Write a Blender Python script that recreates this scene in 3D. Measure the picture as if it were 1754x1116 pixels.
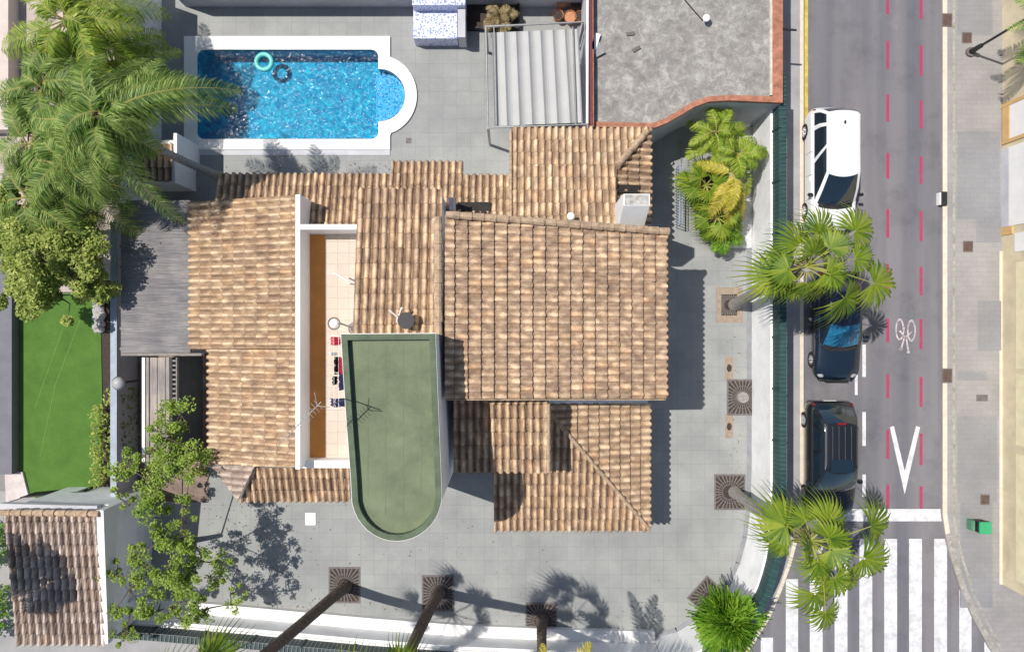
import bpy, bmesh, math, random
from mathutils import Vector, Matrix, noise
from mathutils.geometry import tessellate_polygon
R = random.Random(7)
for o in list(bpy.data.objects): bpy.data.objects.remove(o)
sc = bpy.context.scene
COL = sc.collection
# ------------------------------------------------------------ camera
H = 27.8; S = 42.15
cd = bpy.data.cameras.new('camera'); cam = bpy.data.objects.new('camera', cd); COL.objects.link(cam)
cam.location = (0, 0, H); cam.rotation_euler = (0, 0, 0)
cd.sensor_width = 36; cd.lens = 36 * H / (1754 / S); cd.clip_end = 2000
sc.camera = cam
sc.render.resolution_x = 1024; sc.render.resolution_y = 651
# ------------------------------------------------------------ sky and sun
SD = Vector((0.51, -0.18, -1.0)).normalized()
w = bpy.data.worlds.new("World"); sc.world = w; w.use_nodes = True
nt = w.node_tree; nt.nodes.clear()
sky = nt.nodes.new('ShaderNodeTexSky'); sky.sky_type = 'NISHITA'; sky.sun_disc = False
sky.sun_elevation = math.radians(61.6); sky.sun_rotation = math.radians(-70.6)
bg = nt.nodes.new('ShaderNodeBackground'); bg.inputs[1].default_value = 0.10
wo = nt.nodes.new('ShaderNodeOutputWorld')
nt.links.new(sky.outputs[0], bg.inputs[0]); nt.links.new(bg.outputs[0], wo.inputs[0])
sl = bpy.data.lights.new('sun', 'SUN'); sl.energy = 4.6; sl.angle = math.radians(0.5); sl.color = (1.0, 0.95, 0.88)
so = bpy.data.objects.new('sun', sl); COL.objects.link(so); so.location = (-15, 5, 40)
so.rotation_euler = SD.to_track_quat('-Z', 'Y').to_euler()
sc.view_settings.view_transform = 'Standard'; sc.view_settings.look = 'None'
sc.view_settings.exposure = 0.05; sc.view_settings.gamma = 1
# ------------------------------------------------------------ projection helpers (photo pixel + height -> metres)
def P(px, py, z=0.0):
    f = (1 - z / H) / S
    return Vector(((px - 877) * f, -(py - 558) * f, z))
class Plane:
    def __init__(s, ref, gx, gy): s.r = P(*ref); s.gx = gx; s.gy = gy
    def z(s, x, y): return s.r.z + s.gx * (x - s.r.x) + s.gy * (y - s.r.y)
    def at(s, px, py):
        z = s.r.z
        for _ in range(30):
            p = P(px, py, z); z = s.z(p.x, p.y)
        return P(px, py, z)
# ------------------------------------------------------------ materials
def nodes(name):
    m = bpy.data.materials.new(name); m.use_nodes = True; t = m.node_tree; t.nodes.clear()
    o = t.nodes.new('ShaderNodeOutputMaterial'); b = t.nodes.new('ShaderNodeBsdfPrincipled')
    t.links.new(b.outputs[0], o.inputs[0]); return m, t, b, o
def N(t, typ, **kw):
    n = t.nodes.new(typ)
    for k, v in kw.items():
        if k.startswith('i_'): n.inputs[k[2:].replace('_', ' ')].default_value = v
        else: setattr(n, k, v)
    return n
def ramp(t, stops):
    n = t.nodes.new('ShaderNodeValToRGB'); e = n.color_ramp.elements
    while len(e) < len(stops): e.new(0.5)
    for x, (p, c) in zip(e, stops): x.position = p; x.color = (*c, 1)
    return n
def mixc(t, a, b, fac, mode='MIX'):
    n = t.nodes.new('ShaderNodeMix'); n.data_type = 'RGBA'; n.blend_type = mode
    for i, v in ((0, fac), (6, a), (7, b)):
        if hasattr(v, 'links') or isinstance(v, bpy.types.NodeSocket): t.links.new(v, n.inputs[i])
        elif i == 0: n.inputs[0].default_value = v
        else: n.inputs[i].default_value = (*v, 1)
    return n.outputs[2]
def mul(c, k): return tuple(min(1, x * k) for x in c)
def plain(name, c, rough=0.8, var=0.15, scale=3.0, bump=0.0, metal=0.0, fine=30.0, coat=0.0, spec=0.4, stain=0.0):
    m, t, b, o = nodes(name)
    tc = N(t, 'ShaderNodeTexCoord')
    n1 = N(t, 'ShaderNodeTexNoise', i_Scale=scale, i_Detail=6.0, i_Roughness=0.6); t.links.new(tc.outputs['Object'], n1.inputs['Vector'])
    n2 = N(t, 'ShaderNodeTexNoise', i_Scale=fine, i_Detail=3.0); t.links.new(tc.outputs['Object'], n2.inputs['Vector'])
    r1 = ramp(t, [(0.3, mul(c, 1 - var)), (0.7, mul(c, 1 + var))]); t.links.new(n1.outputs[0], r1.inputs[0])
    r2 = ramp(t, [(0.3, (1 - var * .6,) * 3), (0.7, (1, 1, 1))]); t.links.new(n2.outputs[0], r2.inputs[0])
    out = mixc(t, r1.outputs[0], r2.outputs[0], 1.0, 'MULTIPLY')
    if stain:
        n3 = N(t, 'ShaderNodeTexNoise', i_Scale=scale * .45, i_Detail=8.0, i_Roughness=0.7, i_Distortion=0.6); t.links.new(tc.outputs['Object'], n3.inputs['Vector'])
        r3 = ramp(t, [(0.45, (1, 1, 1)), (0.62, (1 - stain, 1 - stain, 1 - stain * 1.1))]); t.links.new(n3.outputs[0], r3.inputs[0])
        out = mixc(t, out, r3.outputs[0], 1.0, 'MULTIPLY')
    t.links.new(out, b.inputs['Base Color'])
    b.inputs['Roughness'].default_value = rough; b.inputs['Metallic'].default_value = metal
    b.inputs['Specular IOR Level'].default_value = spec; b.inputs['Coat Weight'].default_value = coat
    b.inputs['Coat Roughness'].default_value = 0.05
    if bump:
        bp = N(t, 'ShaderNodeBump', i_Strength=bump, i_Distance=0.02); t.links.new(n2.outputs[0], bp.inputs['Height']); t.links.new(bp.outputs[0], b.inputs['Normal'])
    return m
def paver(name, c1, c2, mortar, bw, bh, var=0.2, offset=0.0, ms=0.008, rough=0.75, rot=0.0):
    m, t, b, o = nodes(name)
    tc = N(t, 'ShaderNodeTexCoord'); mp = N(t, 'ShaderNodeMapping'); mp.inputs['Rotation'].default_value = (0, 0, rot)
    t.links.new(tc.outputs['Object'], mp.inputs['Vector'])
    br = N(t, 'ShaderNodeTexBrick', offset=offset); t.links.new(mp.outputs[0], br.inputs['Vector'])
    br.inputs['Color1'].default_value = (*c1, 1); br.inputs['Color2'].default_value = (*c2, 1); br.inputs['Mortar'].default_value = (*mortar, 1)
    br.inputs['Scale'].default_value = 1; br.inputs['Mortar Size'].default_value = ms; br.inputs['Brick Width'].default_value = bw; br.inputs['Row Height'].default_value = bh
    br.inputs['Mortar Smooth'].default_value = 0.3
    n1 = N(t, 'ShaderNodeTexNoise', i_Scale=0.55, i_Detail=8.0, i_Roughness=0.65); t.links.new(tc.outputs['Object'], n1.inputs['Vector'])
    r1 = ramp(t, [(0.3, (1 - var, 1 - var, 1 - var * .9)), (0.65, (1.0, 1.0, 1.0))]); t.links.new(n1.outputs[0], r1.inputs[0])
    n2 = N(t, 'ShaderNodeTexNoise', i_Scale=18.0, i_Detail=5.0, i_Roughness=0.7); t.links.new(tc.outputs['Object'], n2.inputs['Vector'])
    r2 = ramp(t, [(0.3, (0.84, 0.84, 0.84)), (0.7, (1.0, 1.0, 1.0))]); t.links.new(n2.outputs[0], r2.inputs[0])
    x = mixc(t, br.outputs[0], r1.outputs[0], 1, 'MULTIPLY'); x = mixc(t, x, r2.outputs[0], 1, 'MULTIPLY')
    t.links.new(x, b.inputs['Base Color']); b.inputs['Roughness'].default_value = rough
    bp = N(t, 'ShaderNodeBump', i_Strength=0.3, i_Distance=0.01); t.links.new(n2.outputs[0], bp.inputs['Height']); t.links.new(bp.outputs[0], b.inputs['Normal'])
    return m
def tilemat(name, light, mid, dark, darkness=0.5, seed=0.0, pan_shade=0.8, flash=0.8):
    m, t, b, o = nodes(name)
    uv = N(t, 'ShaderNodeUVMap', uv_map='tile')
    fl = N(t, 'ShaderNodeVectorMath', operation='FLOOR'); t.links.new(uv.outputs[0], fl.inputs[0])
    ad = N(t, 'ShaderNodeVectorMath', operation='ADD'); ad.inputs[1].default_value = (seed, seed * 1.7, 0.5); t.links.new(fl.outputs[0], ad.inputs[0])
    wn = N(t, 'ShaderNodeTexWhiteNoise', noise_dimensions='3D'); t.links.new(ad.outputs[0], wn.inputs['Vector'])
    r1 = ramp(t, [(0.0, mul(mid, .8)), (0.2, mid), (0.5, light), (0.8, mul(light, 1.1)), (1.0, (light[0] * 1.0, light[1] * .9, light[2] * .8))]); t.links.new(wn.outputs['Value'], r1.inputs[0])
    # flamed patch: noise stretched within tile coordinates
    mp = N(t, 'ShaderNodeMapping'); mp.inputs['Scale'].default_value = (0.85, 1.15, 1); mp.inputs['Location'].default_value = (seed, seed, seed); t.links.new(uv.outputs[0], mp.inputs['Vector'])
    n1 = N(t, 'ShaderNodeTexNoise', i_Scale=1.0, i_Detail=4.0, i_Roughness=0.6, i_Distortion=0.5); t.links.new(mp.outputs[0], n1.inputs['Vector'])
    r2 = ramp(t, [(0.38, (1, 1, 1)), (0.60, (0, 0, 0))]); t.links.new(n1.outputs[0], r2.inputs[0])
    fm = N(t, 'ShaderNodeMath', operation='MULTIPLY'); fm.inputs[1].default_value = darkness; inv = N(t, 'ShaderNodeMath', operation='SUBTRACT'); inv.inputs[0].default_value = 1.0
    t.links.new(r2.outputs[0], inv.inputs[1]); t.links.new(inv.outputs[0], fm.inputs[0])
    x = mixc(t, r1.outputs[0], dark, fm.outputs[0])
    fr = N(t, 'ShaderNodeVectorMath', operation='FRACTION'); t.links.new(uv.outputs[0], fr.inputs[0]); sp = N(t, 'ShaderNodeSeparateXYZ'); t.links.new(fr.outputs[0], sp.inputs[0])
    re_ = ramp(t, [(0.0, (.22, .2, .19)), (0.07, (1, 1, 1)), (0.9, (1, 1, 1)), (1.0, (.55, .52, .5))]); t.links.new(sp.outputs['Y'], re_.inputs[0]); x = mixc(t, x, re_.outputs[0], 1.0, 'MULTIPLY')
    # fired-clay flash: a pale flame near the lower end of every tile, placed and sized at random
    wsub = N(t, 'ShaderNodeVectorMath', operation='SUBTRACT'); wsub.inputs[1].default_value = (.5, .5, .5); t.links.new(wn.outputs['Color'], wsub.inputs[0])
    wsc = N(t, 'ShaderNodeVectorMath', operation='MULTIPLY'); wsc.inputs[1].default_value = (.45, .7, 0); t.links.new(wsub.outputs[0], wsc.inputs[0])
    d1 = N(t, 'ShaderNodeVectorMath', operation='SUBTRACT'); t.links.new(fr.outputs[0], d1.inputs[0]); t.links.new(wsc.outputs[0], d1.inputs[1])
    d2 = N(t, 'ShaderNodeVectorMath', operation='SUBTRACT'); d2.inputs[1].default_value = (.5, .5, 0); t.links.new(d1.outputs[0], d2.inputs[0])
    d3 = N(t, 'ShaderNodeVectorMath', operation='MULTIPLY'); d3.inputs[1].default_value = (1.25, .95, 0); t.links.new(d2.outputs[0], d3.inputs[0])
    nd = N(t, 'ShaderNodeTexNoise', i_Scale=2.3, i_Detail=3.0); t.links.new(uv.outputs[0], nd.inputs['Vector'])
    ln = N(t, 'ShaderNodeVectorMath', operation='LENGTH'); t.links.new(d3.outputs[0], ln.inputs[0])
    la = N(t, 'ShaderNodeMath', operation='MULTIPLY_ADD'); la.inputs[1].default_value = .7; t.links.new(nd.outputs[0], la.inputs[0]); t.links.new(ln.outputs['Value'], la.inputs[2])
    fl_ = ramp(t, [(0.40, (1.0, 1.0, 1.0)), (0.58, (.92, .91, .89)), (0.84, (.62, .58, .57))]); t.links.new(la.outputs[0], fl_.inputs[0]); x = mixc(t, x, fl_.outputs[0], flash, 'MULTIPLY')
    rx_ = ramp(t, [(0.0, (.24, .2, .2)), (0.24, (1, 1, 1)), (0.76, (1, 1, 1)), (1.0, (.24, .2, .2))]); t.links.new(sp.outputs['X'], rx_.inputs[0]); x = mixc(t, x, rx_.outputs[0], pan_shade, 'MULTIPLY')  # shade in the troughs between cover tiles put into the colour
    tc = N(t, 'ShaderNodeTexCoord'); n3 = N(t, 'ShaderNodeTexNoise', i_Scale=1.1, i_Detail=6.0, i_Roughness=0.7); t.links.new(tc.outputs['Object'], n3.inputs['Vector'])
    r3 = ramp(t, [(0.32, (0.74, 0.74, 0.76)), (0.58, (1.0, 1.0, 1.0))]); t.links.new(n3.outputs[0], r3.inputs[0])
    x = mixc(t, x, r3.outputs[0], 0.8, 'MULTIPLY')
    n4 = N(t, 'ShaderNodeTexNoise', i_Scale=22.0, i_Detail=4.0); t.links.new(tc.outputs['Object'], n4.inputs['Vector'])
    r4 = ramp(t, [(0.35, (0.8, 0.8, 0.8)), (0.65, (1.0, 1.0, 1.0))]); t.links.new(n4.outputs[0], r4.inputs[0])
    x = mixc(t, x, r4.outputs[0], 1.0, 'MULTIPLY')
    t.links.new(x, b.inputs['Base Color']); b.inputs['Roughness'].default_value = 0.8; b.inputs['Specular IOR Level'].default_value = 0.25
    bp = N(t, 'ShaderNodeBump', i_Strength=0.35, i_Distance=0.01); t.links.new(n4.outputs[0], bp.inputs['Height']); t.links.new(bp.outputs[0], b.inputs['Normal'])
    return m
def leafmat(name, a, b_, c, trans=0.35):
    m, t, b, o = nodes(name)
    g = N(t, 'ShaderNodeNewGeometry'); tc = N(t, 'ShaderNodeTexCoord')
    n1 = N(t, 'ShaderNodeTexNoise', i_Scale=1.3, i_Detail=4.0); t.links.new(tc.outputs['Object'], n1.inputs['Vector'])
    ad = N(t, 'ShaderNodeMath', operation='MULTIPLY_ADD'); ad.inputs[1].default_value = 0.55
    sb = N(t, 'ShaderNodeMath', operation='SUBTRACT'); sb.inputs[1].default_value = 0.25
    t.links.new(g.outputs['Random Per Island'], ad.inputs[0]); t.links.new(n1.outputs[0], sb.inputs[0]); t.links.new(sb.outputs[0], ad.inputs[2])
    r = ramp(t, [(0.1, a), (0.45, b_), (0.85, c)]); t.links.new(ad.outputs[0], r.inputs[0])
    t.links.new(r.outputs[0], b.inputs['Base Color']); b.inputs['Roughness'].default_value = 0.55; b.inputs['Specular IOR Level'].default_value = 0.3
    tr = N(t, 'ShaderNodeBsdfTranslucent'); t.links.new(r.outputs[0], tr.inputs[0])
    mx = N(t, 'ShaderNodeMixShader'); mx.inputs[0].default_value = trans
    t.links.new(b.outputs[0], mx.inputs[1]); t.links.new(tr.outputs[0], mx.inputs[2]); t.links.new(mx.outputs[0], o.inputs[0])
    return m
M = {}
M['patio'] = paver('patio_pavers', (0.36, 0.366, 0.352), (0.335, 0.343, 0.333), (0.28, 0.295, 0.285), 0.56, 0.56, 0.26, 0.0, 0.010)
M['pave_r'] = paver('pavement_pavers', (0.37, 0.35, 0.335), (0.345, 0.33, 0.32), (0.30, 0.285, 0.275), 0.42, 0.2, 0.25, 0.5, 0.008)
M['pave_dark'] = paver('grey_paver_patch', (0.30, 0.295, 0.30), (0.28, 0.28, 0.29), (0.25, 0.25, 0.25), 0.4, 0.2, 0.2, 0.5, 0.008)
M['pave_l'] = plain('pavement_concrete', (0.33, 0.32, 0.32), 0.85, 0.14, 1.2, 0.2)
M['kerb'] = plain('kerb_stone', (0.66, 0.58, 0.47), 0.8, 0.12, 4)
M['kerb2'] = plain('kerb_grey', (0.38, 0.36, 0.33), 0.85, 0.2, 6, stain=.3)
M['ground'] = plain('base_ground', (0.26, 0.25, 0.24), 0.9, 0.15, 0.4)
M['grate_brown'] = plain('rust_brown_iron', (0.12, 0.075, 0.06), 0.7, 0.3, 20)
M['white'] = plain('white_render', (0.86, 0.865, 0.87), 0.8, 0.07, 1.5, 0.1, stain=.12)
M['whiteclean'] = plain('white_paint', (0.80, 0.79, 0.77), 0.7, 0.05, 2)
M['coping'] = plain('white_pool_coping', (0.84, 0.82, 0.78), 0.6, 0.05, 2)
M['cream'] = plain('cream_yellow_render', (0.66, 0.57, 0.39), 0.8, 0.12, 1.2, 0.1, stain=.15)
M['ochre'] = plain('ochre_jamb', (0.62, 0.40, 0.17), 0.8, 0.1, 3)
M['greyrender'] = plain('grey_render', (0.52, 0.52, 0.55), 0.85, 0.12, 1.2)
M['tile'] = tilemat('clay_tile_warm', (0.90, 0.66, 0.43), (0.80, 0.57, 0.36), (0.29, 0.195, 0.145), 0.55, 0.0, 0.85, .7)
M['tile_main'] = tilemat('clay_tile_flamed', (0.90, 0.66, 0.43), (0.78, 0.56, 0.37), (0.32, 0.225, 0.165), 0.55, 3.1, 0.2, 1.0)
M['tile_pale'] = tilemat('clay_tile_sandy', (0.93, 0.70, 0.46), (0.86, 0.62, 0.39), (0.40, 0.275, 0.20), 0.5, 7.7, 0.6, .85)
M['tile_old'] = tilemat('clay_tile_weathered', (0.80, 0.66, 0.55), (0.70, 0.55, 0.44), (0.32, 0.25, 0.21), 0.5, 5.5, .8, .6)
M['ridge'] = plain('ridge_tile_clay', (0.46, 0.33, 0.22), 0.8, 0.35, 5, 0.2, fine=14)
M['terracotta'] = plain('terracotta_coping', (0.44, 0.185, 0.115), 0.75, 0.28, 5, 0.1, stain=.25)
M['redmetal'] = plain('dark_red_paint', (0.16, 0.04, 0.05), 0.6, 0.2, 4)
M['floorshade'] = plain('brown_floor_shade', (0.56, 0.23, 0.055), 0.8, 0.12, 2)
M['terrace'] = paver('terrace_tiles', (0.68, 0.58, 0.48), (0.63, 0.52, 0.42), (0.44, 0.36, 0.30), 0.4, 0.4, 0.12, 0.0, 0.008)
M['greenroof'] = plain('green_roof_membrane', (0.165, 0.20, 0.115), 0.75, 0.22, 0.9, 0.15, stain=.22)
M['greenrim'] = plain('green_parapet', (0.115, 0.15, 0.092), 0.75, 0.2, 2.5, stain=.2)
M['black'] = plain('black_metal', (0.02, 0.02, 0.022), 0.5, 0.2, 8)
M['iron'] = plain('cast_iron', (0.16, 0.14, 0.135), 0.6, 0.3, 14, 0.3)
M['soil'] = plain('dry_soil', (0.06, 0.045, 0.038), 0.95, 0.4, 12, 0.5)
M['rustboard'] = plain('pit_board', (0.33, 0.26, 0.20), 0.9, 0.2, 6)
M['steel'] = plain('grey_steel', (0.35, 0.35, 0.35), 0.45, 0.1, 5, metal=.6)
M['wood'] = plain('weathered_wood', (0.27, 0.24, 0.22), 0.9, 0.25, 5)
M['fenceg'] = plain('green_fence_panel', (0.022, 0.065, 0.062), 0.6, 0.25, 3)
M['fenceg2'] = plain('green_fence_wire', (0.06, 0.13, 0.12), 0.5, 0.25, 3)
M['red'] = plain('red_cloth', (0.6, 0.03, 0.07), 0.9); M['navy'] = plain('navy_cloth', (0.03, 0.03, 0.13), 0.9); M['blackc'] = plain('black_cloth', (0.015, 0.015, 0.02), 0.9); M['whitec'] = plain('white_cloth', (0.75, 0.75, 0.78), 0.9)
M['binred'] = plain('red_lens', (0.22, 0.01, 0.018), 0.25, 0.1)
M['trunk'] = plain('palm_bark', (0.15, 0.11, 0.085), 0.95, 0.4, 9, 0.8, fine=14)
M['bark'] = plain('tree_bark', (0.12, 0.095, 0.075), 0.95, 0.3, 9, 0.5)
M['trunkgrey'] = plain('palm_bark_grey', (0.30, 0.28, 0.26), 0.95, 0.25, 9, 0.6)
M['fan'] = leafmat('fan_palm_leaf', (0.045, 0.11, 0.01), (0.15, 0.235, 0.015), (0.30, 0.36, 0.035), 0.3)
M['queen'] = leafmat('feather_palm_leaf', (0.035, 0.09, 0.016), (0.13, 0.23, 0.03), (0.42, 0.52, 0.16), 0.28)
M['gold'] = leafmat('golden_palm_leaf', (0.24, 0.26, 0.02), (0.50, 0.44, 0.05), (0.75, 0.62, 0.14), 0.3)
M['yellowgreen'] = leafmat('yellow_green_leaf', (0.06, 0.15, 0.012), (0.21, 0.33, 0.025), (0.48, 0.54, 0.08), 0.3)
M['broad'] = leafmat('broad_leaf', (0.07, 0.14, 0.02), (0.20, 0.31, 0.035), (0.40, 0.50, 0.09), 0.3)
M['olive'] = leafmat('small_leaf', (0.09, 0.14, 0.03), (0.27, 0.35, 0.06), (0.55, 0.58, 0.17), 0.35)
M['bush'] = leafmat('bush_leaf', (0.05, 0.14, 0.01), (0.13, 0.29, 0.02), (0.26, 0.42, 0.04), 0.3)
M['dry'] = leafmat('dry_leaf', (0.14, 0.10, 0.05), (0.25, 0.19, 0.09), (0.36, 0.30, 0.16), 0.2)
M['plastic_green'] = plain('green_plastic', (0.04, 0.36, 0.16), 0.5, 0.1, 3)
M['yellowp'] = plain('yellow_road_paint', (0.62, 0.47, 0.09), 0.8, 0.2, 5, stain=.25)
M['tarp'] = plain('off_white_canvas', (0.44, 0.44, 0.43), 0.85, 0.06, 1.2)
M['rock'] = plain('pale_rock', (0.45, 0.43, 0.42), 0.9, 0.35, 6, 0.6)
M['rubber'] = plain('tyre_rubber', (0.02, 0.02, 0.02), 0.8)
M['alloy'] = plain('alloy_rim', (0.5, 0.5, 0.52), 0.35, 0.1, 5, metal=.7)
M['lamp'] = plain('headlamp_glass', (0.36, 0.38, 0.40), 0.15, 0.1)
M['terra_pot'] = plain('terracotta_pot', (0.5, 0.23, 0.12), 0.8, 0.2, 6)
M['gravel'] = plain('white_gravel', (0.6, 0.6, 0.6), 0.9, 0.3, 14, 0.8, fine=25)
def paint(name, c, metal=0.3): 
    m = plain(name, c, 0.35, 0.03, 2, metal=metal, coat=1.0); return m
M['p_white'] = paint('white_car_paint', (0.80, 0.82, 0.83), 0.0); M['p_blue'] = paint('navy_car_paint', (0.010, 0.022, 0.042)); M['p_black'] = paint('black_car_paint', (0.012, 0.014, 0.018), 0.2)
M['p_grey'] = plain('satin_rail', (0.3, 0.3, 0.32), 0.35, 0.1, metal=.6)
def glassm(name, c):
    m, t, b, o = nodes(name); b.inputs['Base Color'].default_value = (*c, 1); b.inputs['Roughness'].default_value = 0.04
    b.inputs['Coat Weight'].default_value = 1; b.inputs['Specular IOR Level'].default_value = 0.9; return m
M['glass'] = glassm('dark_window_glass', (0.008, 0.018, 0.028))
def road_mat():
    m, t, b, o = nodes('asphalt'); tc = N(t, 'ShaderNodeTexCoord')
    n1 = N(t, 'ShaderNodeTexNoise', i_Scale=60.0, i_Detail=5.0, i_Roughness=.8); t.links.new(tc.outputs['Object'], n1.inputs['Vector'])
    mp = N(t, 'ShaderNodeMapping'); mp.inputs['Scale'].default_value = (1.2, 0.06, 1); t.links.new(tc.outputs['Object'], mp.inputs['Vector'])
    n2 = N(t, 'ShaderNodeTexNoise', i_Scale=1.0, i_Detail=5.0); t.links.new(mp.outputs[0], n2.inputs['Vector'])
    n3 = N(t, 'ShaderNodeTexNoise', i_Scale=0.6, i_Detail=8.0, i_Roughness=.7); t.links.new(tc.outputs['Object'], n3.inputs['Vector'])
    r1 = ramp(t, [(0.3, (0.138, 0.135, 0.150)), (0.7, (0.212, 0.208, 0.226))]); t.links.new(n1.outputs[0], r1.inputs[0])
    r2 = ramp(t, [(0.35, (0.74, 0.75, 0.79)), (0.65, (1.12, 1.09, 1.06))]); t.links.new(n2.outputs[0], r2.inputs[0])
    r3 = ramp(t, [(0.28, (0.74, 0.74, 0.75)), (0.5, (1, 1, 1)), (0.62, (1, 1, 1)), (0.75, (1.35, 1.33, 1.3))]); t.links.new(n3.outputs[0], r3.inputs[0])
    x = mixc(t, r1.outputs[0], r2.outputs[0], 1, 'MULTIPLY'); x = mixc(t, x, r3.outputs[0], 1, 'MULTIPLY')
    t.links.new(x, b.inputs['Base Color']); b.inputs['Roughness'].default_value = 0.85
    bp = N(t, 'ShaderNodeBump', i_Strength=0.4, i_Distance=0.01); t.links.new(n1.outputs[0], bp.inputs['Height']); t.links.new(bp.outputs[0], b.inputs['Normal']); return m
M['road'] = road_mat()
def worn(name, c, lo=0.40, hi=0.55, under=(0.19, 0.185, 0.19), sc_=9.0):
    m, t, b, o = nodes(name); tc = N(t, 'ShaderNodeTexCoord')
    n = N(t, 'ShaderNodeTexNoise', i_Scale=sc_, i_Detail=8.0, i_Roughness=.75); t.links.new(tc.outputs['Object'], n.inputs['Vector'])
    r = ramp(t, [(lo, under), (hi, c)]); t.links.new(n.outputs[0], r.inputs[0]); t.links.new(r.outputs[0], b.inputs['Base Color']); b.inputs['Roughness'].default_value = 0.8; return m
M['wpaint'] = worn('worn_white_paint', (0.70, 0.70, 0.71), 0.33, 0.6, (.44, .44, .45), 3.0)
M['rpaint'] = worn('worn_red_paint', (0.36, 0.035, 0.10), 0.25, 0.5, (.2, .1, .13), 5.0)
M['bpaint'] = worn('worn_pinkish_paint', (0.6, 0.5, 0.52), 0.40, 0.56)
def grass_mat():
    m, t, b, o = nodes('artificial_turf'); tc = N(t, 'ShaderNodeTexCoord')
    n1 = N(t, 'ShaderNodeTexNoise', i_Scale=90.0, i_Detail=4.0, i_Roughness=.8); t.links.new(tc.outputs['Object'], n1.inputs['Vector'])
    n2 = N(t, 'ShaderNodeTexNoise', i_Scale=1.2, i_Detail=6.0, i_Roughness=.7); t.links.new(tc.outputs['Object'], n2.inputs['Vector'])
    r1 = ramp(t, [(0.3, (0.045, 0.125, 0.012)), (0.7, (0.125, 0.26, 0.04))]); t.links.new(n1.outputs[0], r1.inputs[0])
    r2 = ramp(t, [(0.3, (0.75, 0.78, 0.7)), (0.7, (1.15, 1.1, 1.1))]); t.links.new(n2.outputs[0], r2.inputs[0])
    t.links.new(mixc(t, r1.outputs[0], r2.outputs[0], 1, 'MULTIPLY'), b.inputs['Base Color']); b.inputs['Roughness'].default_value = .9
    bp = N(t, 'ShaderNodeBump', i_Strength=0.8, i_Distance=0.03); t.links.new(n1.outputs[0], bp.inputs['Height']); t.links.new(bp.outputs[0], b.inputs['Normal']); return m
M['turf'] = grass_mat()
def streak_mat(name, c, sx, sy, c2=None, k=1.0):
    m, t, b, o = nodes(name); tc = N(t, 'ShaderNodeTexCoord'); mp = N(t, 'ShaderNodeMapping'); mp.inputs['Scale'].default_value = (sx, sy, 1); t.links.new(tc.outputs['Object'], mp.inputs['Vector'])
    n = N(t, 'ShaderNodeTexNoise', i_Scale=1.0, i_Detail=7.0, i_Roughness=.75); t.links.new(mp.outputs[0], n.inputs['Vector'])
    r = ramp(t, [(0.3, mul(c, .55)), (0.5, c), (0.72, c2 or mul(c, 1.4))]); t.links.new(n.outputs[0], r.inputs[0])
    n2 = N(t, 'ShaderNodeTexNoise', i_Scale=1.1, i_Detail=6.0); t.links.new(tc.outputs['Object'], n2.inputs['Vector'])
    r2 = ramp(t, [(0.35, (.72, .72, .76)), (0.65, (1.1, 1.08, 1.05))]); t.links.new(n2.outputs[0], r2.inputs[0])
    t.links.new(mixc(t, r.outputs[0], r2.outputs[0], 1, 'MULTIPLY'), b.inputs['Base Color']); b.inputs['Roughness'].default_value = .95
    bp = N(t, 'ShaderNodeBump', i_Strength=0.8 * k, i_Distance=0.03); t.links.new(n.outputs[0], bp.inputs['Height']); t.links.new(bp.outputs[0], b.inputs['Normal']); return m
M['reed'] = streak_mat('weathered_reed', (0.235, 0.225, 0.225), 1.2, 26, (0.40, 0.38, 0.365))
M['planks'] = streak_mat('weathered_plank', (0.36, 0.32, 0.29), 22, 1.0)
M['garage'] = None
def garage_mat():
    m, t, b, o = nodes('weathered_concrete_roof'); tc = N(t, 'ShaderNodeTexCoord')
    n1 = N(t, 'ShaderNodeTexNoise', i_Scale=2.4, i_Detail=12.0, i_Roughness=.8, i_Distortion=.4); t.links.new(tc.outputs['Object'], n1.inputs['Vector'])
    r1 = ramp(t, [(0.32, (0.17, 0.16, 0.15)), (0.5, (0.29, 0.275, 0.255)), (0.66, (0.50, 0.48, 0.44))]); t.links.new(n1.outputs[0], r1.inputs[0])
    n2 = N(t, 'ShaderNodeTexNoise', i_Scale=40.0, i_Detail=4.0); t.links.new(tc.outputs['Object'], n2.inputs['Vector'])
    r2 = ramp(t, [(0.35, (.75, .75, .75)), (0.65, (1.1, 1.1, 1.1))]); t.links.new(n2.outputs[0], r2.inputs[0])
    t.links.new(mixc(t, r1.outputs[0], r2.outputs[0], 1, 'MULTIPLY'), b.inputs['Base Color']); b.inputs['Roughness'].default_value = .9; return m
M['garage'] = garage_mat()
def azulejo():
    m, t, b, o = nodes('blue_white_tilework'); tc = N(t, 'ShaderNodeTexCoord')
    v = N(t, 'ShaderNodeTexVoronoi', i_Scale=11.0); t.links.new(tc.outputs['Object'], v.inputs['Vector'])
    r = ramp(t, [(0.28, (0.16, 0.20, 0.50)), (0.42, (0.62, 0.66, 0.82))]); t.links.new(v.outputs['Distance'], r.inputs[0])
    t.links.new(r.outputs[0], b.inputs['Base Color']); b.inputs['Roughness'].default_value = .4; return m
M['azulejo'] = azulejo()
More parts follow.
